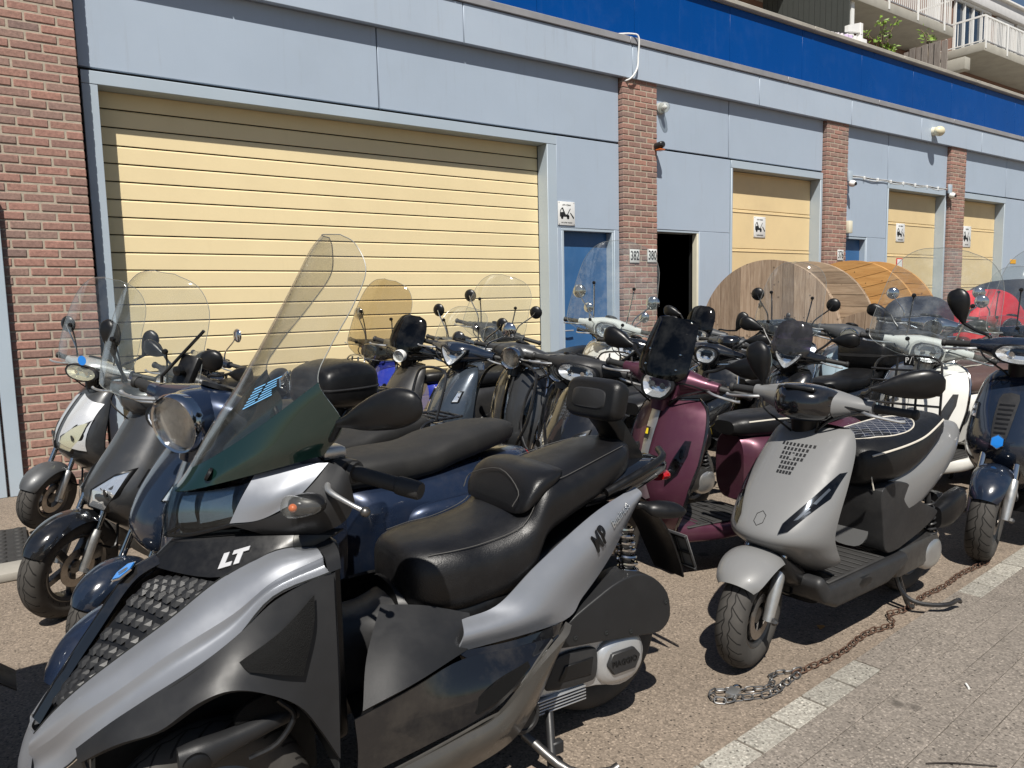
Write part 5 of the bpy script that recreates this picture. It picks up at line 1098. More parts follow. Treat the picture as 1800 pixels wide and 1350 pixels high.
SCr = [(x, y+.012*(1-i/7), z+.007) for i, (x, y, z) in enumerate(SCr)]
MID = [tuple(a*.5+b*.5-(0, .018, .010)[i] for i, (a, b) in enumerate(zip(p, q))) for p, q in zip(SCr, SLo)]
MIDU = [tuple(a*.5+b*.5+(0.004, .012, .008)[i] for i, (a, b) in enumerate(zip(p, q))) for p, q in zip(SU, SCr)]
def pframe(C, u, v, off, xs=1, xdir=None):
    e = .01; p = surf(C, u, v); du = surf(C, min(u+e, 1), v)-surf(C, max(u-e, 0), v); dv = surf(C, u, min(v+e, 1))-surf(C, u, max(v-e, 0)); n = du.cross(dv).normalized()
    if n.y < 0: n = -n
    xd = V3(xdir) if xdir else du*xs; xd = (xd-n*xd.dot(n)).normalized(); yd = n.cross(xd); return frame_at(p+n*off, xd, yd)
wing, wing2 = both('front_wing', patch([SU, MIDU, SCr], 42, 9, .005), SILV)
both('wing_flank', patch([SCr, MID, SLo], 42, 9, .005), SILV)
AT = [(1.506, .183, .466), (1.442, .238, .528), (1.38, .272, .575), (1.30, .297, .618), (1.242, .308, .655), (1.18, .315, .705), (1.12, .318, .755), (1.037, .326, .788), (.992, .335, .795)]
AB = [(1.503, .205, .452), (1.438, .283, .505), (1.363, .332, .535), (1.292, .358, .580), (1.234, .370, .596), (1.171, .376, .578), (1.107, .381, .536), (1.064, .383, .472), (1.02, .385, .385)]
AM = [tuple(.45*a+.55*b+(0, .004, .002)[i] for i, (a, b) in enumerate(zip(p, q))) for p, q in zip(AT, AB)]
both('wheel_arch', patch([AT, AM, AB], 40, 10, .02), GRAPH)
RE = [(.992, .342, .80), (.985, .352, .71), (.99, .368, .6), (1.0, .382, .5), (1.02, .385, .385)]; RF = [(.985, .26, .82), (.975, .27, .71), (.975, .28, .6), (.98, .29, .5), (.99, .29, .38)]
RE = [tuple(surf([AT, AM, AB], 1, k/4)) for k in range(5)]
both('rear_shroud', patch([RF, [tuple((a+b)/2+(0, .008, 0)[i] for i, (a, b) in enumerate(zip(p, q))) for p, q in zip(RF, RE)], RE], 16, 5, .006), GRAPH)
MG = [[(1.045, .352, .765), (1.055, .368, .70), (1.09, .386, .603)], [(1.12, .352, .70), (1.14, .370, .66), (1.14, .384, .62)], [(1.21, .345, .650), (1.205, .358, .643), (1.195, .368, .634)]]
MG = [[(x, y+.012, z) for x, y, z in r] for r in MG]
both('mesh_inset', patch(MG, 10, 10, .004), MESHM)
for k in range(1, 12):
    u = k/12
    both('mesh_frame_wire', tube([surf(MG, u, 0)+V3((0, .002, 0)), surf(MG, u, .5)+V3((0, .002, 0)), surf(MG, u, 1)+V3((0, .002, 0))], .0012, 4, 2), GRAPH)
both('arch_corner', patch([[(.965, .24, .85), (1.002, .242, .836)], [(.965, .30, .835), (1.002, .312, .828)], [(.97, .33, .80), (1.0, .342, .80)]], 4, 8, .006), GRAPH)
# nose
ob('nose_tip', patch([[(1.599, .05, .467), (1.610, 0, .466), (1.599, -.05, .467)], [(1.611, .06, .423), (1.628, 0, .42), (1.611, -.06, .423)], [(1.615, .07, .36), (1.638, 0, .36), (1.615, -.07, .36)], [(1.58, .085, .27), (1.61, 0, .26), (1.58, -.085, .27)]], 10, 10, .006), SILV, R)
both('nose_lower', patch([[(1.615, .07, .36), (1.548, .13, .405), (1.506, .2, .466)], [(1.58, .085, .27), (1.53, .15, .32), (1.49, .22, .40)]], 8, 5, .006), GRAPH)
ST = [(1.315, .805), (1.382, .768), (1.47, .653), (1.54, .556), (1.592, .478)]
both('panel_gap', tube([(x, y+.0015, z-.001) for x, y, z in SLo], .0022, 5, 5), DARK); both('panel_gap', tube([(x, y-.001, z+.001) for x, y, z in SU], .002, 5, 5), DARK)
strip = ob('nose_strip', patch([[(x-.004, q*.036*(1-.35*i/4), z-.004) if abs(q) == 1 else (x+.010, 0, z+.008) for i, (x, z) in enumerate(ST)] for q in (-1, 0, 1)], 24, 8, .01), GB, R)
EM = frame_at((1.392, 0, .782), (0, 1, 0), (-.84, 0, .55))
hexa = lambda r: [(r*.9*cos(radians(30+60*i)), r*1.08*sin(radians(30+60*i))) for i in range(6)]
eb = ob('emblem', tf(prism(hexa(.031), 0, .004, 'xy'), EM), CHROME, R); ob('emblem_face', tf(prism(hexa(.027), .0042, .0055, 'xy'), EM), BLUEP, eb)
ob('emblem_mark', tf(join(prism([(-.012, -.012), (-.006, -.012), (.004, .010), (-.002, .010)], .0057, .0063, 'xy'), prism([(.002, -.012), (.008, -.012), (.014, .004), (.008, .012), (.004, .012)], .0057, .0063, 'xy')), EM), GB, eb)
# scaled grille between strip and wing
GLl = [(1.331, .037, .765), (1.378, .037, .735), (1.47, .036, .632), (1.53, .034, .557), (1.56, .033, .515)]
GR = [(1.206, .178, .770), (1.29, .158, .708), (1.41, .118, .625), (1.495, .09, .562), (1.545, .072, .518)]
GM = [tuple((a+b)/2+(0, 0, .006)[i] for i, (a, b) in enumerate(zip(p, q))) for p, q in zip(GLl, GR)]
GP = [GLl, GM, GR]
both('grille_backing', patch(GP, 20, 8, .008), PL)
def scale_at(C, u, v, su, sv):
    e = .01; p = surf(C, u, v); du = (surf(C, min(u+e, 1), v)-surf(C, max(u-e, 0), v)).normalized(); dv = (surf(C, u, min(v+e, 1))-surf(C, u, max(v-e, 0))); dv = (dv-du*dv.dot(du)).normalized(); nn = du.cross(dv)
    if nn.z < 0: nn = -nn
    a, b = su, sv
    Vv = [p+du*(-a)*.95+nn*.001, p-du*a*.45+dv*b+nn*.003, p+du*a*.75+dv*b*.9+nn*.006, p+du*a*1.0+nn*.0085, p+du*a*.75-dv*b*.9+nn*.006, p-du*a*.45-dv*b+nn*.003, p+du*a*.1+nn*.0095,
          p+du*a*.8+dv*b*.9-nn*.006, p+du*a*1.02-nn*.006, p+du*a*.8-dv*b*.9-nn*.006]
    return Vv, [[0, 1, 6], [1, 2, 6], [2, 3, 6], [3, 4, 6], [4, 5, 6], [5, 0, 6], [2, 7, 8, 3], [3, 8, 9, 4]]
for i in range(12):
    u = .045+.078*i; wd = (surf(GP, min(u, 1), 1)-surf(GP, min(u, 1), 0)).length; n = max(1, int(round(wd/.026)))
    for j in range(n):
        v = (j+.5+(.0 if i % 2 else .25))/(n+.25)
        if v > .97 or u > .93: continue
        both('grille_scale', scale_at(GP, u, v, .0165, .0125), GRAPH, smooth=0)
# top panel with lettering and vents
TF = [(1.325, .0, .806), (1.325, .035, .79), (1.206, .178, .784), (1.087, .215, .836), (.995, .24, .835)]; TB = [(1.287, 0, .839), (1.255, .06, .847), (1.14, .15, .86), (1.05, .21, .862), (.96, .25, .856)]
both('top_panel', patch([TF, TB], 24, 5, .006), PL)
VB = [(1.20, .0, .868), (1.18, .08, .87), (1.09, .15, .872), (1.0, .21, .870), (.93, .24, .865)]
both('cowl_ledge', patch([TB, VB], 20, 4, .006), GRAPH); VP = [TB, VB]
for a, b in ((.22, .46), (.48, .74), (.76, .9)): both('ledge_vent', on_patch(VP, [(a, .2), (b, .2), (b, .8), (a+.03, .8)], .004), MESHM)
ob('lettering', text('LT', .043, pframe([TF, TB], .50, .42, .003, xdir=(-.8, .3, .1)), .002, sx=1.3, shear=.35, bold=.003), mat('silver_badge', (.55, .55, .56), .35, metal=.3), R, smooth=0)
ob('nose_core', prism([(.98, .40), (.98, .80), (1.14, .80), (1.28, .70), (1.44, .52), (1.44, .40)], -.10, .10), DARK, R); ob('nose_core', rbox(.96, 1.06, -.2, .2, .70, .82, .02), DARK, R)
# lamp unit
HB = [(1.16, .145, .893), (1.245, .06, .862), (1.30, 0, .855), (1.245, -.06, .862), (1.16, -.145, .893)]; HT = [(1.108, .142, 1.004), (1.21, .06, .982), (1.27, 0, .972), (1.21, -.06, .982), (1.108, -.142, 1.004)]
HMm = [tuple((a+b)/2+(.012, 0, 0)[i] for i, (a, b) in enumerate(zip(p, q))) for p, q in zip(HB, HT)]
ob('headlight_back', ([V3(v)-V3((.04, 0, 0)) for v in patch([HB, HMm, HT], 24, 8, .004)[0]], patch([HB, HMm, HT], 24, 8, .004)[1]), GB, R)
hl = ob('headlight', patch([HB, HMm, HT], 28, 10, .003), acrylic('headlight_smoke', (.62, .68, .72), .0, 1, .02, .02), R)
for q in (0, 1):
    for u0, u1, v0, v1 in ((.06, .26, .2, .85), (.28, .42, .25, .8)):
        sh_ = [(u0, v0), (u1, v0), (u1+.02, v1), (u0+.05, v1)]; sh_ = [((1-a) if q else a, b) for a, b in sh_]
        pts, F_ = on_patch([HB, HMm, HT], sh_, 0); ob('reflector', ([V3(p)-V3((.024-.05*abs(p.y), 0, 0)) for p in pts], F_), REFL, hl)
both('headlight_trim', tube(HB[:3], .005, 6), PL)
# cheeks and instrument shell
both('cheek_panel', patch([[(1.108, .143, 1.004), (1.01, .19, 1.023), (.952, .222, 1.026)], [(1.145, .15, .95), (1.075, .198, .962), (1.0, .222, .98)], [(1.172, .146, .898), (1.114, .182, .905), (1.05, .214, .934)]], 12, 10, .005), SILV)
both('cheek_lower', patch([[(1.172, .147, .896), (1.114, .183, .904), (1.05, .216, .933), (.99, .226, .985), (.95, .224, 1.026)], [(1.11, .17, .872), (1.06, .21, .88), (1.01, .245, .91), (.955, .262, .95), (.925, .258, 1.01)], [(1.07, .16, .85), (1.02, .205, .856), (.975, .24, .868), (.93, .255, .89), (.905, .25, .93)]], 16, 8, .005), GRAPH)
ob('instrument_shell', loft([(1.2, 0, .93, .06, .045, 3), (1.1, 0, .95, .13, .06, 3), (.99, 0, .96, .2, .065, 3), (.92, 0, .96, .21, .06, 3), (.88, 0, .96, .15, .04, 3)], 'x', 28, 4), PL, R)
for q in (1, -1):
    b_ = loft([(.225, 1.02, .952, .022, .012), (.255, 1.03, .953, .02, .012), (.275, 1.035, .954, .034, .022), (.30, 1.03, .954, .040, .026), (.322, 1.02, .953, .026, .017), (.33, 1.015, .953, .01, .006)], 'y', 16, 3)
    l_ = loft([(.262, 1.060, .953, .014, .018), (.288, 1.068, .953, .022, .026), (.315, 1.052, .953, .028, .023), (.332, 1.032, .952, .022, .014), (.338, 1.022, .952, .008, .006)], 'y', 16, 3)
    e_ = ellipsoid((1.066, .305, .953), (.010, .012, .010))
    if q < 0: b_, l_, e_ = mir(b_), mir(l_), mir(e_)
    st = ob('indicator', b_, PL, R); ob('indicator_lens', l_, acrylic('indicator_clear', (.85, .85, .83), .05, 1, .05, .05), st); ob('indicator_bulb', e_, AMBER, st)
# windscreen: dark base below, clear above
SCc = [(1.272, .963), (1.237, 1.004), (1.178, 1.097), (1.104, 1.205), (1.026, 1.332), (.944, 1.477), (.903, 1.551), (.868, 1.593)]
SCe = [(.965, .23, 1.049), (.93, .27, 1.126), (.975, .245, 1.226), (.934, .22, 1.306), (.862, .185, 1.4), (.805, .14, 1.492), (.812, .092, 1.562), (.835, .045, 1.590)]
def spt(u, v):
    c = cr(SCc, v); e = cr(SCe, v); a = abs(u); return V3((c[0]+(e[0]-c[0])*a**1.9, e[1]*u, c[1]+(e[2]-c[1])*a**1.7))
US = [-1+2*j/32 for j in range(33)]
vb = lambda u: 1.15+.85*abs(u)**1.2
sb = ob('screen_base', sheet([[spt(u, vb(u)*i/14) for u in US] for i in range(15)], .004), GREEN, R)
ws = ob('windscreen', sheet([[spt(u, vb(u)+.004+(6.98-vb(u))*i/40) for u in US] for i in range(41)], .004), acrylic('tall_clear_screen', (.90, .90, .885), .008, 1, .02, .03), R)
for q in (-1, 1):
    p = spt(q*.36, .75); ob('screen_bolt', tf(lathe([(.017, 0), (.016, .006), (.011, .008), (.010, .004), (0, .004)], 18, 'z'), frame_at(p, (0.2, 1*q, .05), (-.5*q, .1, .86*q)) @ Matrix.Diagonal((1, 1, 1 if q > 0 else 1, 1))), PL, sb)
_eu = [spt(-1, vb(1)+(6.98-vb(1))*i/40) for i in range(41)]+[spt(u, 6.98) for u in US[1:-1]]+[spt(1, vb(1)+(6.98-vb(1))*i/40) for i in range(40, -1, -1)]
ob('screen_edge', tube(_eu, .0013, 5, 1), EDGE, ws)
for i in range(7):
    u0 = .44; v = 2.30+.075*i
    for a, b in (((u0, u0+.26),) if i in (0,) else ((u0, u0+.115-.01*(i % 2)), (u0+.135, u0+.26-.013*(i % 3)))):
        ob('screen_sticker_line', ([spt(a, v)+V3((.003, .002, .002)), spt(b, v)+V3((.003, .002, .002)), spt(b, v+(.026 if i else .03))+V3((.003, .002, .002)), spt(a, v+(.026 if i else .03))+V3((.003, .002, .002))], [[0, 1, 2, 3]]), BLUEL, ws, smooth=0)
# handlebar
for q in (1, -1):
    g1, g2 = V3((.90, q*.235, 1.0)), V3((.79, q*.39, .966)); d = (g2-g1)
    hg = ob('handgrip', join(tube([g1, g1+d*.7], .019, 16, 1), tube([g1, g1+d*.06], .027, 16, 1), tube([g1+d*.68, g1+d*.72, g1+d*.98, g1+d], [.021, .023, .022, .017], 16, 2)), GRIPM, R)
    ob('brake_lever', tube([(.95, q*.22, .985), (.972, q*.27, .972), (.945, q*.33, .95), (.918, q*.362, .933)], [.009, .008, .006, .006], 10), ALU, R); ob('lever_ball', ellipsoid((.918, q*.364, .932), (.012, .012, .012)), STEEL, R)
    ob('switch_housing', loft([(q*.15, .935, 1.0, .045, .035), (q*.2, .92, 1.0, .04, .035), (q*.24, .90, 1.0, .03, .03)], 'y', 16, 3), GRAPH, R); ob('brake_reservoir', rbox(.90, .96, min(q*.14, q*.21), max(q*.14, q*.21), 1.03, 1.06, .01), ALU, R)
    mp.mirror(q, (.95, q*.2, 1.03), (.90, q*.425, 1.165), 'tear', PL, size=1.3, tilt=8, yaw=q*28, asp=.66)
ob('bar_cover', loft([(-.22, .93, .995, .04, .03), (-.1, .95, 1.0, .06, .04), (0, .955, 1.0, .07, .045), (.1, .95, 1.0, .06, .04), (.22, .93, .995, .04, .03)], 'y', 18, 3), PL, R)
# seat
seatS = [(.728, 0, .632, .08, .055, 2.8), (.712, 0, .628, .135, .09, 3), (.665, 0, .628, .172, .108, 3.1), (.58, 0, .628, .195, .115, 3.1), (.50, 0, .630, .197, .118, 3), (.40, 0, .650, .207, .118, 3), (.35, 0, .675, .207, .125, 3), (.29, 0, .775, .20, .105, 3), (.2, 0, .805, .187, .088, 3), (.05, 0, .847, .165, .078, 3), (-.06, 0, .877, .135, .064, 2.8), (-.12, 0, .89, .08, .045, 2.5)]
LEATH = mat('grained_leather', (.007, .007, .0078), .36, spec=.45, var=.08, vs=5, bump=.55, bs=260, bdist=.0014, dirt=.08, dcol=(.1, .095, .09), ds=5)
seat_ = ob('seat', loft(seatS, 'x', 44, 6), LEATH, R)
pad_ = ob('lumbar_pad', loft([(.375, 0, .788, .15, .010, 3.4), (.358, 0, .806, .178, .030, 3.4), (.325, 0, .838, .186, .050, 3.2), (.285, 0, .862, .184, .044, 3), (.235, 0, .878, .172, .026, 3), (.20, 0, .888, .14, .006, 3)], 'x', 32, 5), LEATH, seat_)
for q in (-1, 1):
    ob('seat_seam', tube([(x, q*w*.86, c+h*.80) for x, _, c, w, h, e in seatS[2:-1]],   .0014, 5, 5), STITCH, seat_); ob('seat_seam', tube([(.705, q*.02, .712), (.703, q*.09, .692), (.693, q*.125, .64), (.70, q*.118, .565)],   .0014, 5), STITCH, seat_)
ob('seat_seam', tube([(.39, .15, .808), (.365, .145, .850), (.34, 0, .888), (.365, -.145, .850), (.39, -.15, .808)], .0015, 5), STITCH, seat_)
# side bodywork
BU = [(.60, .212, .535), (.487, .216, .555), (.348, .214, .645), (.115, .186, .75), (-.085, .145, .79)]; BL = [(.64, .245, .470), (.29, .235, .462), (.186, .21, .508), (.059, .186, .60), (-.09, .145, .738)]
BM = [tuple((a+b)/2+(0, .028, .012)[i] for i, (a, b) in enumerate(zip(p, q))) for p, q in zip(BU, BL)]
sp, sp2 = both('side_panel', patch([BU, BM, BL], 30, 10, .005), SILV)
_sg = [surf([BU, BM, BL], .5+a/200, b/40) for a in range(101) for b in range(41)]
def near_y(x, z):
    c = sorted(_sg, key=lambda p: (p.x-x)**2+(p.z-z)**2)[:3]; w = [1/((p.x-x)**2+(p.z-z)**2+1e-7) for p in c]; return sum(p.y*k for p, k in zip(c, w))/sum(w)
for q, pr in ((1, sp), (-1, sp2)):
    xd = (-1*q, 0, .78*q)
    for tx, sz, uu, vv, mm, sx_ in (('MP', .075, .70, .45, PL, .62), ('Business', .034, .84, .38, ALU, .9)):
        m_ = text(tx, sz, pframe([BU, BM, BL], uu, vv, 0, xdir=(-1, 0, .72)), .0015, sx=sx_, shear=.3, bold=.003 if tx == 'MP' else 0)
        m_ = ([V3((v.x, near_y(v.x, v.z)+.0105, v.z)) for v in m_[0]], m_[1])
        ob('lettering', m_ if q > 0 else mir(m_), mm, pr, smooth=0)
both('side_fin', patch([[(.64, .247, .468), (.45, .25, .455), (.29, .237, .46), (.27, .2, .47)], [(.60, .27, .44), (.45, .268, .42), (.32, .25, .41), (.28, .21, .42)]], 12, 5, .005), GB)
ob('tail_unit', loft([(.12, 0, .79, .16, .05, 3), (-.06, 0, .80, .145, .055, 3), (-.18, 0, .815, .12, .05, 2.6), (-.28, 0, .82, .085, .035, 2.4), (-.33, 0, .82, .04, .018)], 'x', 28, 4), GB, R)
both('grab_rail', tube([(.05, .165, .80), (-.1, .165, .845), (-.22, .13, .87), (-.28, .05, .88)], .013, 10), PL); ob('tail_lamp', loft([(-.27, 0, .79, .09, .025), (-.315, 0, .785, .075, .022), (-.33, 0, .785, .03, .012)], 'x', 18, 3), REDL, R)
bk = ob('backrest', tf(loft([(-.03, 0, 0, .12, .05, 5), (-.022, 0, 0, .133, .066, 5), (.012, 0, 0, .136, .07, 5), (.03, 0, 0, .125, .06, 5), (.034, 0, 0, .115, .05, 5)], 'x', 32, 3), Matrix.Translation((-.045, 0, 1.075)) @ Matrix.Rotation(radians(-12), 4, 'Y')), VINYL, R)
ob('backrest_inset', tf(loft([(.0345, 0, -.002, .09, .035, 4), (.038, 0, -.002, .085, .031, 4)], 'x', 24, 2), Matrix.Translation((-.045, 0, 1.075)) @ Matrix.Rotation(radians(-12), 4, 'Y')), PLG, bk)
ob('backrest_post', prism(smooth_outline([(-.03, 1.03), (-.09, 1.03), (-.20, .88), (-.20, .845), (-.07, .87), (-.10, .93)], 3), -.055, .055, 'xz', .008), PL, R)
# footwell
ob('leg_panel', rbox(.94, .985, -.25, .25, .33, .84, .02), PL, R); ob('centre_tunnel', loft([(.98, 0, .45, .12, .17, 3.5), (.84, 0, .42, .11, .14, 3.5), (.7, 0, .44, .12, .16, 3.5), (.62, 0, .48, .13, .17, 3.5)], 'x', 24, 4), PLG, R)
ob('underseat_body', loft([(.74, 0, .50, .12, .12, 3), (.6, 0, .48, .18, .14, 3), (.4, 0, .50, .19, .14, 3), (.2, 0, .56, .17, .14, 3), (0, 0, .68, .14, .1, 3)], 'x', 24, 4), PL, R)
both('foot_well', patch([[(.9, .1, .36), (.74, .12, .38), (.6, .15, .45)], [(.93, .3, .35), (.78, .3, .36), (.62, .28, .42)]], 8, 6, .006), PL)
both('foot_panel', patch([[(.80, .125, .595), (.69, .165, .58), (.57, .195, .54)], [(.885, .235, .515), (.77, .248, .525), (.58, .222, .515)], [(.935, .33, .435), (.79, .32, .46), (.59, .236, .468)]], 14, 12, .008), GRAPH)
both('black_side', patch([[(.96, .338, .43), (.8, .33, .458), (.645, .29, .468), (.45, .268, .44), (.33, .25, .425)], [(.96, .352, .36), (.78, .345, .385), (.62, .325, .395), (.47, .305, .41), (.35, .28, .43)], [(.97, .362, .295), (.76, .352, .315), (.58, .333, .328), (.44, .315, .40), (.335, .30, .455)]], 20, 8, .006), GB)
both('side_grille', patch([[(.66, .335, .36), (.56, .33, .40), (.455, .315, .42)], [(.63, .342, .335), (.54, .337, .36), (.45, .322, .405)]], 8, 5, .003), MESHM)
both('foot_sill', patch([[(1.02, .372, .285), (.877, .366, .288), (.70, .352, .30), (.57, .342, .32), (.43, .318, .405), (.33, .30, .46), (.29, .27, .475)], [(1.02, .378, .245), (.87, .374, .252), (.69, .36, .27), (.56, .348, .285), (.45, .32, .345), (.36, .295, .41), (.31, .26, .44)], [(1.01, .345, .20), (.86, .34, .195), (.66, .32, .2), (.52, .30, .215), (.44, .28, .26), (.37, .26, .33), (.33, .24, .38)]], 30, 8, .02), BRONZE)
both('sill_crease', tube([(.93, .372, .283), (.78, .366, .30), (.62, .352, .318), (.53, .343, .33), (.44, .32, .40), (.36, .30, .45)], .004, 6), BRONZE)
both('sill_cap', lathe([(.052, .25), (.052, .275), (.045, .284), (.036, .284), (.034, .280), (0, .280)], 28, 'y', (.443, 0, .235)), PLG)
# front suspension and wheels
for q in (1, -1):
    mp.wheel('front_wheel', 1.27, .235, .12, disc=True, y=q*.215)
    arm = loft([(1.34, q*.325, .452, .022, .032), (1.30, q*.33, .456, .028, .036), (1.24, q*.325, .465, .024, .026), (1.15, q*.315, .475, .02, .02), (1.08, q*.30, .475, .016, .016)], 'x', 18, 4); ob('suspension_arm', arm, GRAPH, R)
    ob('arm_cap', lathe([(.028, 0), (.028, q*.01), (.02, q*.014), (0, q*.014)], 20, 'y', (1.31, q*.362, .456)), PL, R)
    ob('brake_guard', prism(smooth_outline([(1.22, .49), (1.20, .53), (1.13, .545), (1.10, .51), (1.12, .485)], 3), min(q*.30, q*.32), max(q*.30, q*.32), 'xz', .004), MESHM, R)
    ob('brake_hose', tube([(1.13, q*.33, .53), (1.10, q*.345, .49), (1.14, q*.35, .44), (1.2, q*.34, .42)], .007, 8), PL, R); ob('arch_liner', prism([(.99, .2), (.99, .78), (1.1, .78), (1.3, .66), (1.48, .5), (1.5, .2)], min(q*.10, q*.11), max(q*.10, q*.11)), DARK, R)
    ob('wheel_well', patch([[(1.005, q*.12, .78), (1.005, q*.34, .78)], [(.995, q*.12, .55), (1.0, q*.35, .55)], [(1.0, q*.12, .33), (1.01, q*.37, .33)]], 4, 6, .004), DARK, R)
for x, z in ((.22, .375), (.10, .36), (.0, .338), (-.15, .40)): both('cover_screw', lathe([(.008, .0), (.008, .006), (.004, .007), (0, .004)], 10, 'y', (x, .218, z+.012)), DARK)
# engine, rear wheel, stand
mp.wheel('rear_wheel', 0, .272, .14, disc=True)
ob('air_box', prism(smooth_outline([(.285, .378), (.25, .438), (.13, .495), (.05, .525), (-.03, .533), (-.10, .505), (-.16, .44), (-.172, .36), (-.14, .322), (-.09, .318), (.1, .345), (.26, .365)], 3), .12, .222, 'xz', .034, 4), GRAPH, R)
eng = ob('crankcase', prism(smooth_outline([(.352, .245), (.31, .34), (.285, .357), (.1, .352), (-.02, .335), (-.065, .30), (-.082, .25), (-.055, .185), (.02, .163), (.12, .19), (.33, .215)], 3), .10, .188, 'xz', .014, 3), ALUP, R)
ob('case_cover', prism(smooth_outline([(.315, .235), (.30, .29), (.265, .335), (.14, .328), (.12, .30), (.125, .235), (.16, .218)], 3), .188, .204, 'xz', .008, 2), PLG, eng); ob('case_recess', prism([(.275, .255), (.25, .30), (.14, .30), (.15, .245)], .204, .209, 'xz', .003, 1), PL, eng)
ob('gearbox_bulge', loft([(.186, .025, .258, .10, .082, 2.6), (.20, .025, .258, .092, .076, 2.6), (.212, .025, .258, .075, .06, 2.6)], 'y', 30, 3), ALUP, eng)
hx_ = ob('case_badge', prism([(.095, .258), (.075, .295), (-.015, .295), (-.042, .262), (-.02, .222), (.07, .222)], .206, .222, 'xz', .004, 1), PLG, eng); mp.letter('PIAGGIO', .026, (.027, .2235, .258), (-1, 0, 0), (0, 0, 1), PL, hx_, depth=.0012)
for i in range(5): ob('cooling_fin', rbox(.165-.004*i, .355-.004*i, .15, .20-.005*i, .205-.0135*i, .211-.0135*i, .002, 1), ALUP, eng)
ob('engine_body', rbox(.0, .45, -.12, .12, .2, .42, .04), STEEL, R); ob('silencer', loft([(.35, -.18, .22, .04, .04), (.1, -.2, .25, .065, .07), (-.25, -.2, .30, .06, .065), (-.32, -.2, .31, .03, .03)], 'x', 18, 3), STEEL, R)
for q in (1, -1):
    ob('shock_absorber', tube([(-.02, q*.155, .70), (-.055, q*.155, .44)], .016, 12, 1), STEEL, R); ob('spring', tube([(-.028-.027*i/90+.03*cos(i*.62), q*.155+.03*sin(i*.62), .675-.21*i/90) for i in range(91)], .0052, 6, 2), CHROME, R)
    rs = ob('rear_indicator', loft([(q*.13, -.05, .742, .02, .013), (q*.17, -.10, .735, .02, .012), (q*.19, -.13, .728, .04, .022), (q*.215, -.155, .72, .055, .026), (q*.24, -.185, .712, .035, .018), (q*.25, -.2, .71, .01, .008)], 'y', 16, 3), PL, R)
    ob('indicator_lens', loft([(q*.2, -.155, .721, .058, .012), (q*.225, -.175, .717, .05, .014), (q*.243, -.195, .712, .03, .01)], 'y', 14, 3), LENSC, rs)
ob('rear_mudguard', patch([[(-.18, .085, .72), (-.18, 0, .74), (-.18, -.085, .72)], [(-.28, .09, .60), (-.29, 0, .61), (-.28, -.09, .60)], [(-.345, .085, .47), (-.36, 0, .47), (-.345, -.085, .47)], [(-.375, .075, .40), (-.385, 0, .395), (-.375, -.075, .40)]], 8, 10, .006), PL, R)
pf = ob('plate_frame', tf(join(rbox(-.11, .11, -.075, -.06, 0, .012, .003, 1), rbox(-.11, .11, .06, .075, 0, .012, .003, 1), *[rbox(-.11+.053*i, -.102+.053*i, -.06, .06, .002, .01, .002, 1) for i in range(5)], rbox(-.11, .11, -.006, .006, .002, .01, .002, 1)), frame_at((-.385, 0, .50), (0, 1, 0), (.36, 0, .93))), PLG, R)
ob('number_plate', tf(rbox(-.105, .105, -.07, .07, -.006, -.002, .002, 1), frame_at((-.385, 0, .50), (0, 1, 0), (.36, 0, .93))), mat('plate_back', (.2, .2, .2), .5), pf)
ob('side_stand', tube([(.30, .19, .16), (.335, .25, .09), (.37, .31, .03), (.41, .36, .012)], .013, 10), PLG, R); ob('stand_tang', rbox(.295, .335, .235, .26, .065, .105, .004, 1), PLG, R)
ob('centre_stand', tube([(.26, -.12, .16), (.30, -.16, .02)], .013, 10, 1), TUBEB, R); ob('stand_lever', tube([(.40, .20, .13), (.33, .33, .06), (.235, .385, .05), (.20, .395, .06)], .014, 10), STEEL, R)
# ------------------------------------------------------------------ wooden cable reels
def plank_disc(n, R, x0, x1, ang, mt, par, y0=0, gap=.006, w=.15):
    k = int(2*R/w)+1; wid = 2*R/k; ca, sa = cos(radians(ang)), sin(radians(ang))
    for i in range(k):
        a, b = -R+i*wid+gap/2, -R+(i+1)*wid-gap/2; top, bot = [], []
        for j in range(7):
            u = a+(b-a)*j/6; h = sqrt(max(R*R-u*u, 1e-4)); top.append((u, h)); bot.append((u, -h))
        O = [(u*ca-v*sa, u*sa+v*ca) for u, v in top+bot[::-1]]; d = random.uniform(-.002, .002)
        ob(n, prism(O, x0+d, x1+d, 'yz'), mt, par, smooth=0)
def reel(x, y, R, wdt, lab, mats, angs, rz=7):
    r = tag(empty('cable_reel', (x, y, R), rz), lab, 'cable reel', 'wooden cable reels')
    plank_disc('plank', R, 0, .028, angs[0], mats[0], r); plank_disc('plank', R, .030, .058, angs[0]+90, mats[1], r)
    plank_disc('plank', R, wdt, wdt+.028, angs[1], mats[2], r); plank_disc('plank', R, wdt+.030, wdt+.058, angs[1]+90, mats[1], r)
    ob('drum', lathe([(R*.5, .06), (R*.5, wdt-.002)], 32, 'x'), WOODB, r); ob('hub_hole', lathe([(.06, -.002), (0, -.002)], 20, 'x'), DARK, r)
    for i in range(26):
        a = random.uniform(0, 2*pi); rr = R*random.uniform(.2, .95); ob('nail_head', lathe([(0, -.003), (.006, -.0028), (.007, -.0005)], 6, 'x', (0, rr*cos(a), rr*sin(a))), DARK, r)
    for i in range(6):
        a = radians(60*i+angs[0]+20); ob('bolt', lathe([(0, -.016), (.018, -.014), (.028, -.006), (.028, -.0005)], 12, 'x', (0, R*.42*cos(a), R*.42*sin(a))), STEEL, r)
    ob('hub_plate', lathe([(.062, -.006), (.10, -.006), (.10, -.0005), (.062, -.0005)], 24, 'x', closed=True), STEEL, r)
    return r
reel(7.85, 5.74, .93, .95, 'large weathered wooden cable reel with upright planks on its face', (WOODA, WOODB, WOODB), (0, 92))
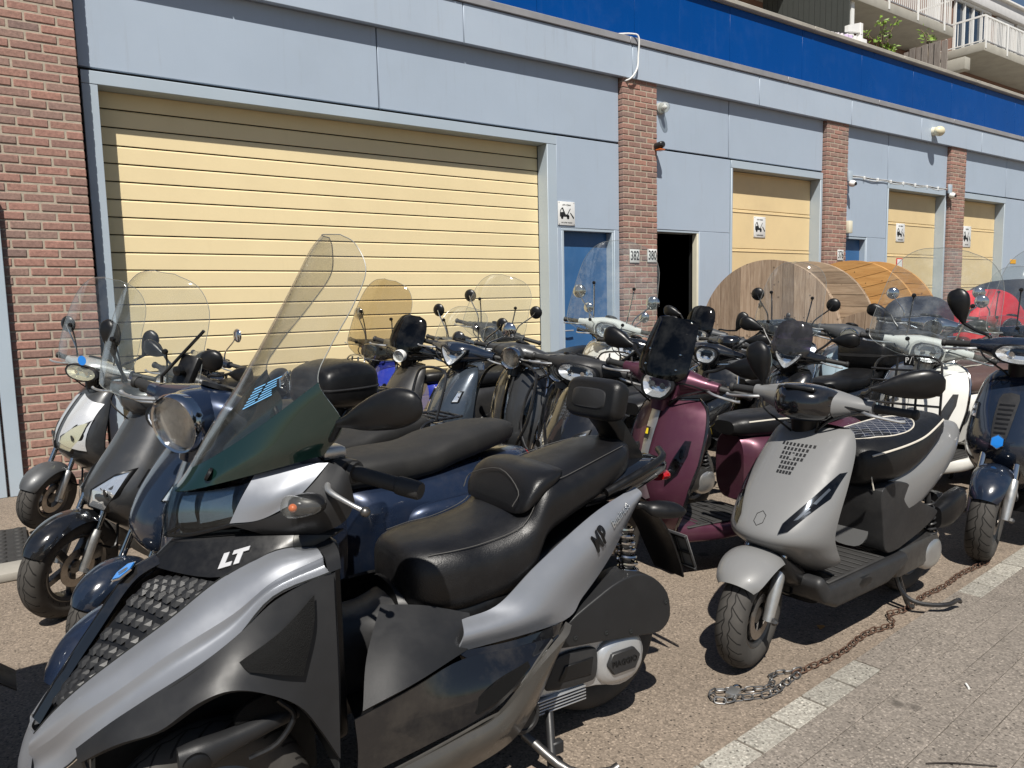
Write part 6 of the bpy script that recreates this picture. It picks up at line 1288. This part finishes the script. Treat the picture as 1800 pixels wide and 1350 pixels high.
reel(9.75, 5.80, .94, .7, 'fresh orange-brown wooden cable reel behind the weathered one', (WOODC, WOODC, WOODC), (78, 95))
reel(8.6, 4.85, .6, .4, 'smaller wooden reel standing low behind the scooters', (WOODA, WOODB, WOODB), (4, 90))

# ------------------------------------------------------------------ chains and padlock
RUST = mat('rusty_iron', (.095, .052, .034), .8, metal=.3, var=.35, vs=60, bump=.5, bs=300); ZINC = mat('zinc_chain', (.20, .20, .20), .5, metal=.9, var=.15, vs=40)
def link_mesh(L_=.044, W_=.021, r=.0028):
    P = []
    for i in range(16):
        a = 2*pi*i/16; c, s_ = cos(a), sin(a); P.append(((L_/2-W_/2)*(1 if c > 0 else -1)*min(1, abs(c)*3)+W_/2*c*.8, W_/2*s_, 0))
    return tube(P, r, 6, 1, closed=True)
def chain(name, lab, pts, mt, z=.012):
    root = tag(empty(name, (pts[0][0], pts[0][1], 0)), lab, 'chain'); o0 = V3((pts[0][0], pts[0][1], 0)); C_ = [V3((a, b, z)) for a, b in pts]
    path = [V3(cr([tuple(p) for p in C_], i/20)) for i in range((len(C_)-1)*20+1)]; dist = 0; nxt = 0; me = None; k = 0
    for a, b in zip(path, path[1:]):
        seg = (b-a).length
        while nxt <= dist+seg:
            p = a+(b-a)*((nxt-dist)/seg); d = (b-a).normalized()
            ya = random.uniform(-.12, .12)
            M = Matrix.Translation(p-o0+V3((0, 0, random.uniform(-.002, .003)))) @ Matrix.Rotation(atan2(d.y, d.x)+ya, 4, 'Z') @ Matrix.Rotation(radians(20 if k % 2 else 78)+random.uniform(-.25, .25), 4, 'X')
            if me is None: o = ob('chain_link', link_mesh(), mt, root, M=M); me = o.data
            else: o = link('chain_link', me, root, M)
            nxt += .0350; k += 1
        dist += seg
    return root
chain('rusty_chain', 'rusty iron chain lying along the line of white pavers', [(2.34, 1.555), (2.42, 1.55), (2.62, 1.545), (2.85, 1.575), (3.02, 1.555), (3.10, 1.615), (3.22, 1.60), (3.42, 1.625), (3.62, 1.625), (3.85, 1.65), (4.16, 1.645)], RUST)
chain('steel_chain', 'doubled grey steel chain with padlock at the end of the rusty chain', [(2.36, 1.565), (2.26, 1.60), (2.18, 1.555), (2.08, 1.60), (1.99, 1.655), (1.96, 1.60), (2.04, 1.565), (2.14, 1.52), (2.24, 1.535), (2.33, 1.545)], ZINC)
pk = tag(empty('padlock', (2.035, 1.60, 0)), 'silver padlock lying on the grey chain', 'padlock')
ob('lock_body', rot(rbox(-.028, .028, -.02, .02, .006, .026, .004), 'Z', 20), ALU, pk); ob('shackle', rot(tube([(.028, -.012, .016), (.05, -.012, .016), (.058, 0, .016), (.05, .012, .016), (.028, .012, .016)], .004, 8), 'Z', 20), CHROME, pk)
# litter
def litter(name, lab, cat, m, mt): tag(ob(name, m, mt), lab, cat)
litter('dry_twig', 'thin dark twig on the pavers', 'twig', tube([(2.16, 1.00, .016), (2.22, .955, .018), (2.28, .90, .016), (2.31, .87, .016)], .0022, 5), mat('twig', (.03, .022, .018), .8))
for (x, y, a), lab in (((2.72, 1.13, 40), 'white cigarette butt on the pavers beside a joint'), ((3.3, .98, 20), 'white cigarette butt farther along the pavers')):
    litter('cigarette_butt', lab, 'litter', tf(lathe([(.004, -.017), (.004, .017)], 10, 'x'), Matrix.Translation((x, y, .0165)) @ Matrix.Rotation(radians(a), 4, 'Z')), WHITE)
litter('dry_leaf', 'small dry orange leaf near the grey scooter wheel', 'leaf', ([V3((2.75, 1.72, .003)), V3((2.78, 1.715, .010)), V3((2.80, 1.735, .004)), V3((2.77, 1.75, .008))], [[0, 1, 2, 3]]), mat('dry_leaf', (.45, .22, .06), .8))
litter('plastic_strip', 'crumpled grey plastic strip in the shade by the front wheels', 'litter', sheet([[(.20+.03*j, 2.30+.03*i+.01*sin(j), .012+.012*abs(sin(j*1.3+i))) for j in range(8)] for i in range(3)], .002), mat('grey_film', (.16, .16, .17), .3))
# ------------------------------------------------------------------ covered vehicle and cloths at the far right
tarp = mat('dark_tarpaulin', (.016, .02, .032), .55, var=.15, vs=4, bump=.5, bs=14, bdist=.02)
def cover(name, lab, c, rx, ry, h, mt, seed):
    rnd = random.Random(seed); G = []
    ph = [rnd.uniform(0, 6) for _ in range(6)]
    for i in range(15):
        t = i/14; row = []
        for j in range(37):
            a = 2*pi*j/36; k = (1-(1-t)**2.2)**.6 if t < 1 else 1; f = 1+.05*sin(5*a+ph[0]+t*3)+.035*sin(9*a+ph[1])*t
            row.append((c[0]+rx*k*f*math.copysign(abs(cos(a))**.7, cos(a)), c[1]+ry*k*f*math.copysign(abs(sin(a))**.7, sin(a)), h*(1-t**2.4)*(1+.04*sin(3*a+ph[2]))+.02))
        G.append(row)
    return tag(ob(name, sheet(G, .003), mt), lab, 'cover')
cover('tarpaulin', 'dark blue tarpaulin draped over a vehicle at the far right', (14.2, 5.0), 2.6, .7, 1.52, tarp, 2); cover('tarpaulin', 'black tarpaulin over a parked scooter before the far door', (8.9, 4.45), .62, .36, 1.30, tarp, 5)
cover('red_cloth', 'crumpled bright red cloth over a scooter at the far right', (9.75, 4.02), .62, .36, 1.36, mat('red_cloth', (.55, .008, .02), .6, var=.1), 9)
